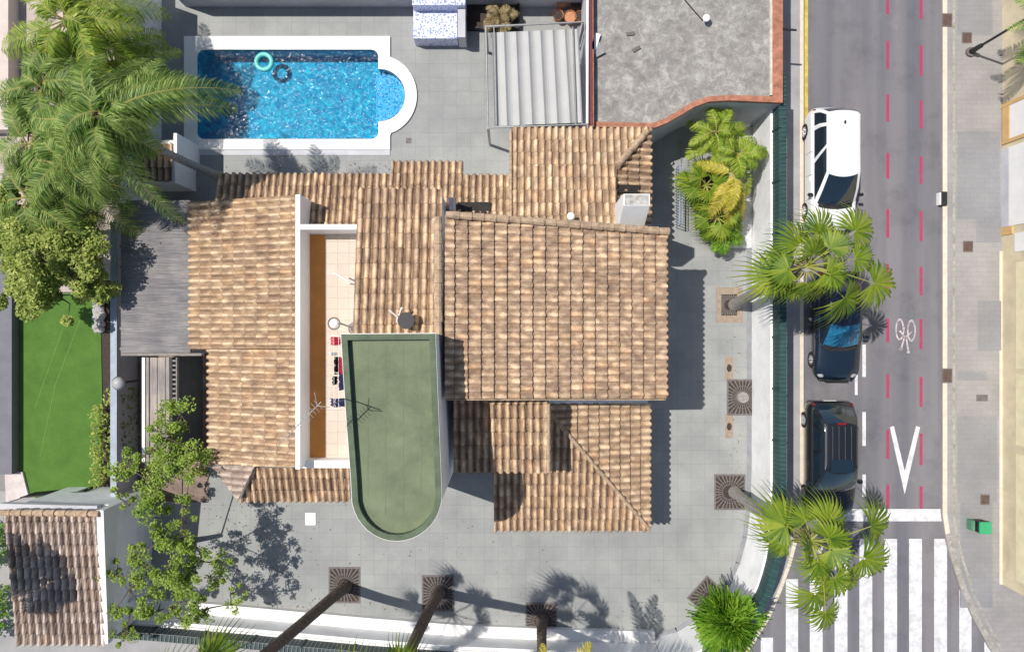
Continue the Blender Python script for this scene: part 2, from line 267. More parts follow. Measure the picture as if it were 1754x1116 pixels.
def basin_mat():
    m, t, b, o = nodes('mosaic_caustics'); tc = N(t, 'ShaderNodeTexCoord')
    v = N(t, 'ShaderNodeTexVoronoi', i_Scale=7.0); t.links.new(tc.outputs['Object'], v.inputs['Vector'])
    n = N(t, 'ShaderNodeTexNoise', i_Scale=2.6, i_Detail=5.0, i_Roughness=.7, i_Distortion=1.6); t.links.new(tc.outputs['Object'], n.inputs['Vector'])
    r = ramp(t, [(0.36, (0.02, 0.26, 0.44)), (0.52, (0.05, 0.50, 0.60)), (0.64, (0.25, 0.85, 0.85))]); t.links.new(n.outputs[0], r.inputs[0])  # cyan caustic light on the pool floor put into the colour
    r2 = ramp(t, [(0.1, (1, 1, 1)), (0.7, (.7, .78, .85))]); t.links.new(v.outputs['Distance'], r2.inputs[0])
    t.links.new(mixc(t, r.outputs[0], r2.outputs[0], 1, 'MULTIPLY'), b.inputs['Base Color']); b.inputs['Roughness'].default_value = .5; return m
M['basin'] = basin_mat()
def water_mat():
    m, t, b, o = nodes('pool_water'); t.nodes.remove(b); tc = N(t, 'ShaderNodeTexCoord')
    n = N(t, 'ShaderNodeTexNoise', i_Scale=7.0, i_Detail=2.0, i_Roughness=.5, i_Distortion=1.2); t.links.new(tc.outputs['Object'], n.inputs['Vector'])
    bp = N(t, 'ShaderNodeBump', i_Strength=1.0, i_Distance=0.13); t.links.new(n.outputs[0], bp.inputs['Height'])
    tr = N(t, 'ShaderNodeBsdfTransparent'); tr.inputs[0].default_value = (0.28, 0.74, 0.88, 1)
    gl = N(t, 'ShaderNodeBsdfGlossy'); gl.inputs['Roughness'].default_value = 0.2; t.links.new(bp.outputs[0], gl.inputs['Normal'])
    mx = N(t, 'ShaderNodeMixShader'); mx.inputs[0].default_value = 0.06
    t.links.new(tr.outputs[0], mx.inputs[1]); t.links.new(gl.outputs[0], mx.inputs[2]); t.links.new(mx.outputs[0], o.inputs[0]); return m
M['water'] = water_mat()
# ------------------------------------------------------------ mesh builder
ORG = {}
class MB:
    def __init__(s): s.v = []; s.f = []; s.uv = None
    def vert(s, p): s.v.append(Vector(p)); return len(s.v) - 1
    def face(s, pts): s.f.append([s.vert(p) for p in pts]); return s
    def box(s, c, d, rz=0.0, rx=0.0):
        c = Vector(c); x, y, z = d[0] / 2, d[1] / 2, d[2] / 2; m = Matrix.Rotation(rz, 3, 'Z') @ Matrix.Rotation(rx, 3, 'X'); b = len(s.v)
        for k in range(8): s.v.append(c + m @ Vector((x if k & 1 else -x, y if k & 2 else -y, z if k & 4 else -z)))
        for q in ((0, 2, 3, 1), (4, 5, 7, 6), (0, 1, 5, 4), (2, 6, 7, 3), (0, 4, 6, 2), (1, 3, 7, 5)): s.f.append([b + i for i in q])
        return s
    def prism(s, pts, z0, z1=None, holes=()):
        """pts: world xy(z) outline; top at own z when z1 is None"""
        loops = [list(pts)] + [list(h) for h in holes]
        tops = [[Vector((p[0], p[1], p[2] if z1 is None else z1)) for p in l] for l in loops]
        flat = [p for l in tops for p in l]
        if len(loops) == 1 and len(flat) <= 4: tris = [list(range(len(flat)))]
        else: tris = [list(t_) for t_ in tessellate_polygon([[Vector((p.x, p.y, 0)) for p in l] for l in tops])]
        b = len(s.v); s.v += flat; n = len(flat); s.v += [Vector((p.x, p.y, z0)) for p in flat]
        def up(t_):
            a, c, d = flat[t_[0]], flat[t_[1]], flat[t_[2]]; return (c - a).cross(d - a).z > 0
        for t_ in tris:
            t_ = t_ if up(t_) else t_[::-1]
            s.f.append([b + i for i in t_]); s.f.append([b + n + i for i in t_[::-1]])
        i0 = 0
        for l in loops:
            k = len(l)
            for i in range(k):
                j = (i + 1) % k; s.f.append([b + i0 + i, b + i0 + j, b + n + i0 + j, b + n + i0 + i])
            i0 += k
        return s
    def rect(s, x0, y0, x1, y1, zt, zb): return s.prism([P(x0, y0, zt), P(x1, y0, zt), P(x1, y1, zt), P(x0, y1, zt)], zb)
    def tube(s, pts, rad, n=8, cap=True):
        pts = [Vector(p) for p in pts]; rr = rad if isinstance(rad, (list, tuple)) else [rad] * len(pts); rings = []
        for i, p in enumerate(pts):
            d = (pts[min(i + 1, len(pts) - 1)] - pts[max(i - 1, 0)]).normalized()
            a = d.cross(Vector((0, 0, 1)) if abs(d.z) < .9 else Vector((1, 0, 0))).normalized(); c = d.cross(a)
            rings.append([s.vert(p + (a * math.cos(2 * math.pi * k / n) + c * math.sin(2 * math.pi * k / n)) * rr[i]) for k in range(n)])
        for r0, r1 in zip(rings, rings[1:]):
            for k in range(n): s.f.append([r0[k], r0[(k + 1) % n], r1[(k + 1) % n], r1[k]])
        if cap: s.f.append(rings[0][::-1]); s.f.append(rings[-1])
        return s
    def disc(s, c, r, h, n=20, ry=None):
        c = Vector(c); pts = [(c.x + r * math.cos(2 * math.pi * k / n), c.y + (ry or r) * math.sin(2 * math.pi * k / n), c.z + h) for k in range(n)]
        b = len(s.v); s.v += [Vector(p) for p in pts] + [Vector((p[0], p[1], c.z)) for p in pts]
        s.f.append([b + i for i in range(n)]); s.f.append([b + n + i for i in range(n)][::-1])
        for i in range(n): s.f.append([b + i, b + n + i, b + n + (i + 1) % n, b + (i + 1) % n])
        return s
    def ball(s, c, r, n=14, m=8, sq=1.0):
        c = Vector(c); rows = []
        for i in range(m + 1):
            a = math.pi * i / m; rows.append([s.vert(c + Vector((r * math.sin(a) * math.cos(2 * math.pi * k / n), r * math.sin(a) * math.sin(2 * math.pi * k / n), r * sq * math.cos(a)))) for k in range(n)])
        for a_, b_ in zip(rows, rows[1:]):
            for k in range(n): s.f.append([a_[k], b_[k], b_[(k + 1) % n], a_[(k + 1) % n]])
        return s
    def torus(s, c, R_, r, n=28, m=10):
        c = Vector(c); rows = []
        for i in range(n):
            a = 2 * math.pi * i / n; rows.append([s.vert(c + Vector(((R_ + r * math.cos(2 * math.pi * k / m)) * math.cos(a), (R_ + r * math.cos(2 * math.pi * k / m)) * math.sin(a), r * math.sin(2 * math.pi * k / m)))) for k in range(m)])
        for i in range(n):
            for k in range(m): s.f.append([rows[i][k], rows[(i + 1) % n][k], rows[(i + 1) % n][(k + 1) % m], rows[i][(k + 1) % m]])
        return s
    def build(s, name, mat, parent=None, origin=None, smooth=False, bevel=0.0):
        off = Vector(origin) if origin is not None else (ORG.get(parent.name, Vector((0, 0, 0))) if parent else Vector((0, 0, 0)))
        me = bpy.data.meshes.new(name); me.from_pydata([v - off for v in s.v], [], s.f); me.update()
        if s.uv is not None:
            u = me.uv_layers.new(name='tile')
            for l in me.loops: u.data[l.index].uv = s.uv[l.vertex_index]
        if smooth: me.polygons.foreach_set('use_smooth', [True] * len(me.polygons))
        me.materials.append(mat if not isinstance(mat, str) else M[mat])
        o = bpy.data.objects.new(name, me); COL.objects.link(o)
        if parent: o.parent = parent; ORG[o.name] = off
        else: o.location = off; ORG[o.name] = off
        if bevel:
            bm = bmesh.new(); bm.from_mesh(me); bmesh.ops.bevel(bm, geom=bm.edges[:], offset=bevel, segments=2, affect='EDGES'); bm.to_mesh(me); bm.free()
        return o
def tag(o, label, cat, group=None):
    o['label'] = label; o['category'] = cat
    if group: o['group'] = group
    return o
def thing(name, label, cat, loc=(0, 0, 0), group=None):
    o = bpy.data.objects.new(name, None); COL.objects.link(o); o.location = loc; o.empty_display_size = .3; ORG[o.name] = Vector(loc)
    return tag(o, label, cat, group)
def struct(o, kind='structure'): o['kind'] = kind; return o
def copytree(o, parent=None):
    c = o.copy(); COL.objects.link(c); c.parent = parent
    for ch in [x for x in bpy.data.objects if x.parent == o]: copytree(ch, c)
    return c
# ------------------------------------------------------------ clay tile roof patch
def tile_patch(name, mat, plane, px, flow, parent, period=0.25, course=0.46, amp=0.08, slab=0.16, clip_eave=False, slabmat='whiteclean', vref=None, scal=0.012):
    poly = [plane.at(*p[:2]) for p in px]
    d = Vector((flow[0], flow[1], 0)).normalized(); a = Vector((-d.y, d.x, 0))
    us = [p.dot(a) for p in poly]; vs = [p.dot(d) for p in poly]
    u0 = math.floor((min(us) - period * .5) / period) * period; nu = int((max(us) - u0) / period) + 2
    vmax = (max(vs) if vref is None else vref) + 0.03; nc = int((vmax - min(vs)) / course) + 2
    K = 8; mb = MB(); mb.uv = []
    rr = random.Random(hash(name) % 1000 + len(px))
    prof = lambda f, w: max(0, math.cos((f - .5) * math.pi / w)) ** .7 if abs(f - .5) < w / 2 * 1.0 else 0
    for c in range(nc):
        vb = vmax - c * course; vt = vb - course - 0.02
        for t_ in range(nu):
            jit = rr.uniform(-.012, .012); jl = rr.uniform(-.02, .02); jz = rr.uniform(0, .02)
            rows = []
            for (v, lift, wd, fv) in ((vt, 0.0, .50, .98), ((vt + vb) / 2, 0.012, .6, .5), (vb, 0.05, .74, .02)):
                row = []
                for k in range(K + 1):
                    f = k / K; h = prof(f, wd * 1.0); h2 = -0.35 * (1 - h) * (math.cos(f * 2 * math.pi) * .5 + .5)
                    uu = u0 + (t_ + f) * period + jit * h
                    vv = v + ((0.05 if c == 0 else scal) * h + jl * h * .6 if fv < .1 else 0)
                    x, y = a.x * uu + d.x * vv, a.y * uu + d.y * vv
                    row.append(mb.vert((x, y, plane.z(x, y) + amp * (h + h2) + lift + jz * h))); mb.uv.append((t_ + min(max(f, .02), .98), c + fv))
                rows.append(row)
            for r0, r1 in zip(rows, rows[1:]):
                for k in range(K): mb.f.append([r0[k], r0[k + 1], r1[k + 1], r1[k]][::-1] if True else None)
            # riser at the lower end
            lo = rows[-1]; dn = []
            for i in lo: p = mb.v[i]; dn.append(mb.vert((p.x, p.y, p.z - .045))); mb.uv.append(mb.uv[i])
            for k in range(K): mb.f.append([lo[k], lo[k + 1], dn[k + 1], dn[k]][::-1])
    o = mb.build(name, mat, parent)
    off = ORG[parent.name]; bm = bmesh.new(); bm.from_mesh(o.data)
    n = len(poly); cen = sum(poly, Vector()) / n
    for i in range(n):
        p, q = poly[i], poly[(i + 1) % n]; e = q - p; e.z = 0
        if e.length < .02: continue
        nrm = Vector((e.y, -e.x, 0)).normalized()
        if nrm.dot(cen - p) > 0: nrm = -nrm
        if not clip_eave and nrm.dot(d) > 0.985: continue
        bmesh.ops.bisect_plane(bm, geom=bm.verts[:] + bm.edges[:] + bm.faces[:], plane_co=p - off, plane_no=nrm, clear_outer=True)
    bmesh.ops.recalc_face_normals(bm, faces=bm.faces[:]) if False else None
    bm.to_mesh(o.data); bm.free()
    s = MB(); s.prism([Vector((p.x + (cen.x - p.x) * .012, p.y + (cen.y - p.y) * .012, p.z - .05)) for p in poly], min(p.z for p in poly) - slab); s.build('roof_deck', slabmat, o)
    return o
def ridge(parent, pts, r=0.11, name='ridge_tiles', mat='ridge', seg=0.38):
    mb = MB(); rr = random.Random(3)
    for p, q in zip(pts, pts[1:]):
        L = (q - p).length; n = max(1, int(L / seg)); d = (q - p) / n
        for i in range(n):
            a_ = p + d * i; b_ = p + d * (i + 1.06); k = rr.uniform(.92, 1.08)
            mb.tube([a_, b_], [r * .82 * k, r * 1.05 * k], 10)
    return mb.build(name, mat, parent)
def wall_under(parent, pts, ztop, zbot=0.0, inset=0.0, name='wall', mat='white'):
    c = sum(pts, Vector()) / len(pts); q = []
    for p in pts:
        d = Vector((c.x - p.x, c.y - p.y, 0)); q.append(Vector((p.x, p.y, ztop)) + (d.normalized() * inset if d.length else d))
    mb = MB(); mb.prism(q, zbot, ztop); return mb.build(name, mat, parent)
# ============================================================ GROUND
ZR = -0.12
def arc(cx, cy, rx, ry, a0, a1, n): return [(cx + rx * math.cos(math.radians(a0 + (a1 - a0) * i / n)), cy + ry * math.sin(math.radians(a0 + (a1 - a0) * i / n))) for i in range(n + 1)]
pool_in = [(350, 85)] + [(636, 85)] + arc(636, 97, 12, 12, -90, 0, 4) + [(648, 118)] + arc(650, 163, 44, 45, -88, 88, 16) + [(648, 208)] + arc(636, 226, 12, 12, 0, 90, 4) + arc(349, 226, 12, 12, 90, 180, 4) + arc(349, 97, 12, 12, 180, 270, 4)[:-1]
pool_out = [(315, 62), (668, 62), (668, 97)] + arc(650, 163, 64, 68, -72, 72, 18) + [(668, 232), (668, 256), (315, 256)]
hole = [P(x, y) for x, y in pool_in]
g = MB(); g.prism([Vector((-300, -300, 0)), Vector((300, -300, 0)), Vector((300, 300, 0)), Vector((-300, 300, 0))], -.14, -.13, [hole]); struct(g.build('ground', 'ground'))
# patio outline (inside the perimeter wall)
wall_line = [(1288, -60), (1288, 800), (1286, 870), (1280, 920), (1268, 965), (1250, 1003), (1228, 1032), (1196, 1060), (1160, 1082), (1120, 1092), (1000, 1090), (800, 1078), (600, 1060), (430, 1044), (300, 1034), (200, 1030)]
WL = [P(x, y) for x, y in wall_line]
pat = MB(); pat.prism(WL + [P(200, -60)], -.13, 0.0, [hole]); struct(pat.build('patio', 'patio'))
gl = MB()
for p, q in zip(WL, WL[1:]):
    d = (q - p).normalized(); n_ = Vector((d.y, -d.x, 0)); n_ = n_ if n_.dot(Vector((0, 0, 0)) - p) > 0 else -n_
    gl.face([p + n_ * .02 + Vector((0, 0, .004)), q + n_ * .02 + Vector((0, 0, .004)), q + n_ * .2 + Vector((0, 0, .004)), p + n_ * .2 + Vector((0, 0, .004))])
struct(gl.build('gutter_strip', plain('grey_gutter', (0.24, 0.245, 0.265), .8, .15)))
# road
rd = MB(); rd.prism([P(1340, -700), P(1800, -700), P(1800, 2200), P(-900, 2200), P(-900, 1180), P(1200, 1180), P(1340, 1000)], -.125, ZR); struct(rd.build('road', 'road'))
# left pavement between fence and kerb
ko = [(1377, -700), (1377, 820), (1375, 870), (1368, 920), (1356, 965), (1340, 1010), (1318, 1060), (1290, 1105), (1255, 1150), (1200, 1185), (1100, 1200), (-600, 1180)]
KO = [P(x, y) for x, y in ko]
pv = MB(); pv.prism(KO + [P(-600, 1000), P(300, 1040)] + [P(x, y) for x, y in ((430, 1050), (600, 1066), (800, 1084), (1000, 1096), (1120, 1098), (1165, 1088), (1200, 1066), (1232, 1038), (1256, 1006), (1274, 966), (1286, 920), (1292, 870), (1294, 800), (1294, -700))], -.13, 0.0); struct(pv.build('pavement', 'pave_l'))
def strip(pts, w0, w1, z, name, mat, zb=None):
    mb = MB()
    for i in range(len(pts) - 1):
        p, q = pts[i], pts[i + 1]
        def nn(k):
            a = pts[max(k - 1, 0)]; b = pts[min(k + 1, len(pts) - 1)]; d = (b - a).normalized(); return Vector((-d.y, d.x, 0))
        n0, n1 = nn(i), nn(i + 1)
        pr = [p + n0 * w0, q + n1 * w0, q + n1 * w1, p + n0 * w1]
        if zb is None: mb.face([Vector((v.x, v.y, z)) for v in pr])
        else: mb.prism([Vector((v.x, v.y, z)) for v in pr], zb)
    return mb.build(name, mat)
struct(strip(KO, -.02, -.16, .006, 'kerb', 'kerb', -.13))
# right pavement
kr = [(1614, -700), (1614, 880), (1619, 915), (1630, 960), (1646, 1010), (1668, 1060), (1695, 1110), (1740, 1170), (1800, 1240)]
KR = [P(x, y) for x, y in kr]
pr_ = MB(); pr_.prism(KR + [P(1980, 1300), P(1980, -700)], -.13, 0.0); struct(pr_.build('pavement', 'pave_r'))
struct(strip(KR[:3], 0.02, .20, .008, 'kerb', 'kerb', -.13)); struct(strip(KR[2:], 0.02, .24, .008, 'kerb', 'kerb2', -.13))
struct(strip([p + Vector((.42, 0, 0)) for p in KR], 0.0, .10, .005, 'kerb_line', 'kerb2'))
def ground_patch(x0, y0, x1, y1, name, mat, z=.004, nz=ZR): 
    mb = MB(); mb.face([P(x0, y1, 0) + Vector((0, 0, z)), P(x1, y1, 0) + Vector((0, 0, z)), P(x1, y0, 0) + Vector((0, 0, z)), P(x0, y0, 0) + Vector((0, 0, z))]); return struct(mb.build(name, mat))
for b in ((1640, 225, 1712, 375), (1675, 515, 1715, 600), (1640, 712, 1708, 860), (1645, 860.5, 1700, 1040), (1640, 0, 1700, 60), (1672, 375.5, 1714, 415), (1640, 636, 1690, 650)): ground_patch(*b, 'pavement_patch', 'pave_dark')
# road paint
def paintrect(mb, x0, y0, x1, y1, z=ZR + .005):
    f = 1 - ZR / H
    a, b = P(x0, y0, ZR), P(x1, y1, ZR); mb.face([(a.x, b.y, z), (b.x, b.y, z), (b.x, a.y, z), (a.x, a.y, z)])
for x, sp in ((1520.5, ((0, 25), (70, 118), (162, 208), (262, 306), (358, 407), (452, 500), (545, 586), (640, 681), (735, 785), (830, 870), (-95, -50))), (1577.5, ((-10, 33), (78, 130), (172, 220), (268, 315), (362, 413), (457, 506), (546, 598), (645, 696), (742, 796), (832, 871)))):
    mb = MB()
    for a, b in sp: paintrect(mb, x - 2.6, a, x + 2.6, b)
    struct(mb.build('lane_marking', 'rpaint'))
mb = MB()
for x0, y0, x1, y1 in ((1477, 705, 1483, 763), (1477, 590, 1483, 645), (1464, 640, 1469, 676), (1477, 812, 1483, 850)): paintrect(mb, x0, y0, x1, y1)
paintrect(mb, 1345, 871, 1617, 892)
struct(mb.build('lane_marking', 'wpaint'))
mb = MB(); paintrect(mb, 1378, -200, 1384, 262); struct(mb.build('yellow_line', 'yellowp'))
mb = MB()
def vline(a, b, w):
    a = P(*a, ZR); b = P(*b, ZR); d = (b - a).normalized(); n_ = Vector((-d.y, d.x, 0)) * w; z = Vector((0, 0, .006)); mb.face([a - n_ + z, a + n_ + z, b + n_ + z, b - n_ + z])
mb.face([P(x, y, ZR) + Vector((0, 0, .006)) for x, y in ((1524, 731), (1531, 729), (1549.5, 806), (1549.5, 846))]); mb.face([P(x, y, ZR) + Vector((0, 0, .006)) for x, y in ((1576, 731), (1549.5, 846), (1549.5, 806), (1569, 729))])
struct(mb.build('give_way_mark', 'wpaint'))
mb = MB()
def loop2(cx, cy, rx, ry, w, n=20):
    for i in range(n):
        a0, a1 = 2 * math.pi * i / n, 2 * math.pi * (i + 1) / n
        q = [P(cx + rx * k * math.cos(a), cy + ry * k2 * math.sin(a), ZR) + Vector((0, 0, .0055)) for a, k, k2 in ((a0, 1, 1), (a1, 1, 1), (a1, 1 - w, 1 - w * .6), (a0, 1 - w, 1 - w * .6))]; mb.face(q)
loop2(1541, 564, 7.5, 19, .32); loop2(1561, 566, 7.5, 19, .32)
for a, b in (((1541, 566), (1551, 578)), ((1551, 578), (1561, 568)), ((1547, 570), (1549, 560)), ((1549, 578), (1543, 598)), ((1552, 578), (1556, 602)), ((1540, 598), (1546, 598)), ((1553, 603), (1558, 603))): vline(a, b, .035)
struct(mb.build('bicycle_mark', 'bpaint'))
mb = MB()
for x0 in (1600, 1557, 1514.5, 1472, 1429.5, 1387):
    paintrect(mb, x0, 922, x0 + 22, 1230)
for x0, y0 in ((1345, 985), (1302, 1085), (1260, 1160)):
    paintrect(mb, x0 + 1, y0 + 6, x0 + 22, 1230)
for x0, y0 in ((1643, 1004), (1686, 1096)): paintrect(mb, x0, y0, x0 + 21, 1230)
struct(mb.build('zebra_crossing', 'wpaint'))
# covers and drains on pavement
def cover(name, label, cat, x, y, w_, h_, mat, group=None, z=0.0):
    t = thing(name, label, cat, P(x, y) + Vector((0, 0, z)), group); c = P(x, y)
    W, Hh = w_ / S, h_ / S; mb = MB(); o_ = [Vector((c.x + sx * W / 2, c.y + sy * Hh / 2, 0)) for sx, sy in ((-1, -1), (1, -1), (1, 1), (-1, 1))]; i_ = [c + (p - c) * .84 for p in o_]
    mb.prism(o_, z + .002, z + .014, [i_]); mb.build('frame', 'iron', t)
    mb = MB(); mb.prism(i_, z + .002, z + .009)
    n = max(2, int(W / .06))
    for k in range(1, n): mb.box((c.x - W * .42 + W * .84 * k / n, c.y, z + .011), (.012, Hh * .8, .006))
    mb.build('lid', mat, t); return t
cover('utility_cover', 'small brown square utility cover near the leaning street lamp base', 'cover', 1656, 65, 17, 19, 'grate_brown')
cover('utility_cover', 'small brown square utility cover beside the large grey paving patch on the right pavement', 'cover', 1658, 422, 17, 19, 'grate_brown')
cover('utility_cover', 'small brown square utility cover just above the green bin', 'cover', 1687, 855, 16, 18, 'grate_brown')
cover('utility_cover', 'dark oblong utility cover with pale centre on the right pavement level with the black car', 'cover', 1682, 681, 19, 11, 'iron')
cover('storm_drain', 'rusty kerbside drain grate at the top of the right kerb', 'drain', 1622, 35, 17, 23, 'grate_brown', z=.01)
cover('storm_drain', 'rusty kerbside drain grate midway down the right kerb beside the bicycle marking', 'drain', 1622, 643, 17, 25, 'grate_brown', z=.01)
cover('patio_drain', 'little dark square drain in the patio below the pool steps', 'drain', 700, 241, 9, 9, 'iron')
tag(MB().box(P(532, 888) + Vector((0, 0, .012)), (.42, .5, .02)).build('access_hatch', 'whiteclean', origin=P(532, 888)), 'pale square access hatch in the patio left of the green roof', 'hatch')
for k, (x, y, l) in enumerate(((1249, 630, 'upper brown cut out strip in the patio above the cast iron grate with a stump'), (1249, 730, 'lower brown cut out strip in the patio below the cast iron grate with a stump'))):
    mb = MB(); mb.box(P(x, y) + Vector((0, 0, .005)), (.32, .95, .008)); o = tag(mb.build('planting_strip', 'rustboard', origin=P(x, y)), l, 'planting strip')
    m2 = MB(); m2.disc(P(x, y) + Vector((0, 0, .009)), .1, .01, 10, .16); m2.build('soil_spot', 'soil', o)
# ============================================================ TREE PITS
def pit(x, y, w_, h_, label, rz=0.0, style='iron', stump=False):
    c = P(x, y); t = thing('tree_grate', label, 'tree grate', c); W, D = w_ / S, h_ / S; m_ = Matrix.Rotation(rz, 3, 'Z')
    def L(px, py, pz): return c + m_ @ Vector((px, py, pz))
    MB().prism([L(-W / 2 + .03, -D / 2 + .03, 0), L(W / 2 - .03, -D / 2 + .03, 0), L(W / 2 - .03, D / 2 - .03, 0), L(-W / 2 + .03, D / 2 - .03, 0)], .001, .005).build('soil', 'soil', t)
    o_ = [L(-W / 2, -D / 2, 0), L(W / 2, -D / 2, 0), L(W / 2, D / 2, 0), L(-W / 2, D / 2, 0)]
    i_ = [c + (p - c) * (.9 if style == 'iron' else .6) for p in o_]
    MB().prism(o_, .001, .02, [i_]).build('frame', 'iron' if style == 'iron' else 'rustboard', t)
    mb = MB()
    for k in range(28):
        a = 2 * math.pi * k / 28; q = []
        e = min(W * .45 / max(abs(math.cos(a)), .01), D * .45 / max(abs(math.sin(a)), .01)); r0 = .27 if style == 'iron' else .2
        if style != 'iron': e *= .62
        for (r, s_) in ((r0, -.012), (e, -.03), (e, .03), (r0, .012)): q.append(L(math.cos(a) * r - math.sin(a) * s_, math.sin(a) * r + math.cos(a) * s_, .014))
        mb.prism(q, .006, .015)
    for r in (.3, .45): 
        if r < min(W, D) * .45 and style == 'iron': mb.torus(c + Vector((0, 0, .014)), r, .012, 28, 6)
    mb.build('grate_bars', 'iron', t)
    if stump:
        s_ = MB(); s_.tube([c, c + Vector((0, 0, .14))], [.26, .22], 16); o = s_.build('palm_stump', 'trunkgrey', origin=c)
        tag(o, 'sawn off pale palm stump in the middle of an iron grate', 'stump')
    return t
pit(1249, 522, 45, 60, 'timber edged square tree pit at the foot of the palm beside the white car', style='board')
pit(1272, 680, 54, 62, 'square cast iron tree grate around a sawn off stump', stump=True)
pit(1250, 842, 53, 61, 'square cast iron tree grate at the foot of the palm leaning over the zebra crossing')
pit(590, 1001, 54, 62, 'brown square tree grate around the leftmost of the three dark palm trunks below the house')
pit(750, 1015, 55, 62, 'brown square tree grate around the middle of the three dark palm trunks below the house')
pit(927, 1062, 54, 62, 'shadowed tree grate around the rightmost of the three palm trunks below the house')
pit(1216, 1024, 52, 60, 'diamond turned tree grate beneath the round bush at the patio corner', rz=math.radians(48))
# ============================================================ PERIMETER WALLS
M['southf'] = plain('dark_grey_green_fence', (0.05, 0.075, 0.075), 0.6, 0.3, 4); M['southf2'] = plain('pale_wire', (0.28, 0.31, 0.31), 0.5, 0.2, 4)
def path_wall(pts, inner, outer, z0, z1, name, mat, parent=None, origin=None):
    """pts walked so that outward normal is on the side away from the origin"""
    mb = MB(); n = len(pts)
    def nn(k):
        a = pts[max(k - 1, 0)]; b = pts[min(k + 1, n - 1)]; d = (b - a).normalized(); v = Vector((d.y, -d.x, 0)); return v if v.dot(pts[k]) > 0 else -v
    for i in range(n - 1):
        a, b = pts[i], pts[i + 1]; na, nb = nn(i), nn(i + 1)
        mb.prism([a + na * inner, b + nb * inner, b + nb * outer, a + na * outer], z0, z1)
    return mb.build(name, mat, parent, origin)
east = [P(1288, 168)] + WL[1:10]
t = thing('perimeter_wall', 'white rendered wall curving round the patio corner with green mesh fence on top', 'wall', P(1300, 600))
path_wall(east, 0, .2, 0, 2.0, 'wall', 'white', t)
def nrm_at(pts, k):
    a = pts[max(k - 1, 0)]; b = pts[min(k + 1, len(pts) - 1)]; d = (b - a).normalized(); v = Vector((d.y, -d.x, 0)); return v if v.dot(pts[k]) > 0 else -v
def dense(pts, step):
    out = []
    for p, q in zip(pts, pts[1:]):
        n = max(1, int((q - p).length / step)); out += [p + (q - p) * i / n for i in range(n)]
    return out + [pts[-1]]
def fence(pts, z0, z1, off, parent, ma='fenceg', mbm='fenceg2'):
    D_ = dense(pts, .16); m1 = MB(); m2 = MB(); m3 = MB()
    for k, p in enumerate(D_):
        n_ = nrm_at(D_, k); q = p + n_ * off
        m1.box(q + Vector((0, 0, (z0 + z1) / 2)), (.02, .02, z1 - z0))
        m2.tube([q + Vector((0, 0, z1)), q + n_ * .26 + Vector((0, 0, z1 + .03))], .014, 5)
        if k % 12 == 0: m3.box(q + Vector((0, 0, (z0 + z1) / 2 + .03)), (.07, .07, z1 - z0 + .06))
    path_wall(D_[::3] + [D_[-1]], off - .005, off + .008, z0 + .02, z1 - .03, 'mesh_panel', ma, parent)
    m1.build('fence_bars', mbm, parent); m3.build('fence_posts', ma, parent)
    m2.build('arm_bars', mbm, parent)
    path_wall(D_[::3] + [D_[-1]], off + .02, off + .28, z1 - .03, z1 - .015, 'top_screen', ma, parent)
fence(east, 2.0, 2.62, .08, t)
south = [P(x, y) for x, y in ((1120, 1096), (1000, 1094), (800, 1086), (640, 1074), (430, 1055), (300, 1044), (205, 1038))]
t = thing('perimeter_wall', 'white rendered wall along the bottom of the patio with dark mesh fence on top', 'wall', P(700, 1070))
path_wall(south, 0, .12, 0, 1.05, 'wall', 'white', t)
path_wall(south, .12, .22, .95, 1.12, 'wall_cap', 'whiteclean', t)
path_wall(south, -.46, -.004, 0, .22, 'bench', 'whiteclean', t)
fence(south, 1.1, 1.7, .2, t, 'southf', 'southf2')
# north wall
t = tag(MB().rect(270, -90, 1010, -35, 2.2, 0).build('boundary_wall', 'greyrender', origin=P(600, 0)), 'grey rendered boundary wall behind the swimming pool', 'wall')
# west wall (white, shows its shaded east face)
t = thing('boundary_wall', 'tall white boundary wall left of the swimming pool', 'wall', P(270, 110))
MB().rect(196, -60, 206, 345, 2.9, 0).build('wall', 'white', t); 
mb = MB(); mb.rect(243, -60, 252, 240, 1.1, 0); mb.build('ledge', 'white', t)
# wall between lawn and house
t = thing('boundary_wall', 'narrow pale wall beside the artificial lawn topped with a blue grey coping', 'wall', P(215, 600))
MB().rect(190, 380, 199, 860, 1.5, 0).build('wall', 'greyrender', t); MB().rect(189, 380, 200, 860, 1.57, 1.502).build('coping', plain('blue_grey_coping', (.36, .41, .47), .7), t)
mb = MB()
rr = random.Random(5)
for k in range(60):
    y = 495 + k * 1.2; x = 172 + rr.uniform(-6, 6); s_ = rr.uniform(.07, .17); mb.ball(P(x, y) + Vector((0, 0, .08)), s_, 7, 5, .8)
o = struct(mb.build('rock_edging', 'rock', origin=P(172, 600)), 'stuff'); tag(o, 'rough pale rocks edging the artificial lawn', 'rocks')
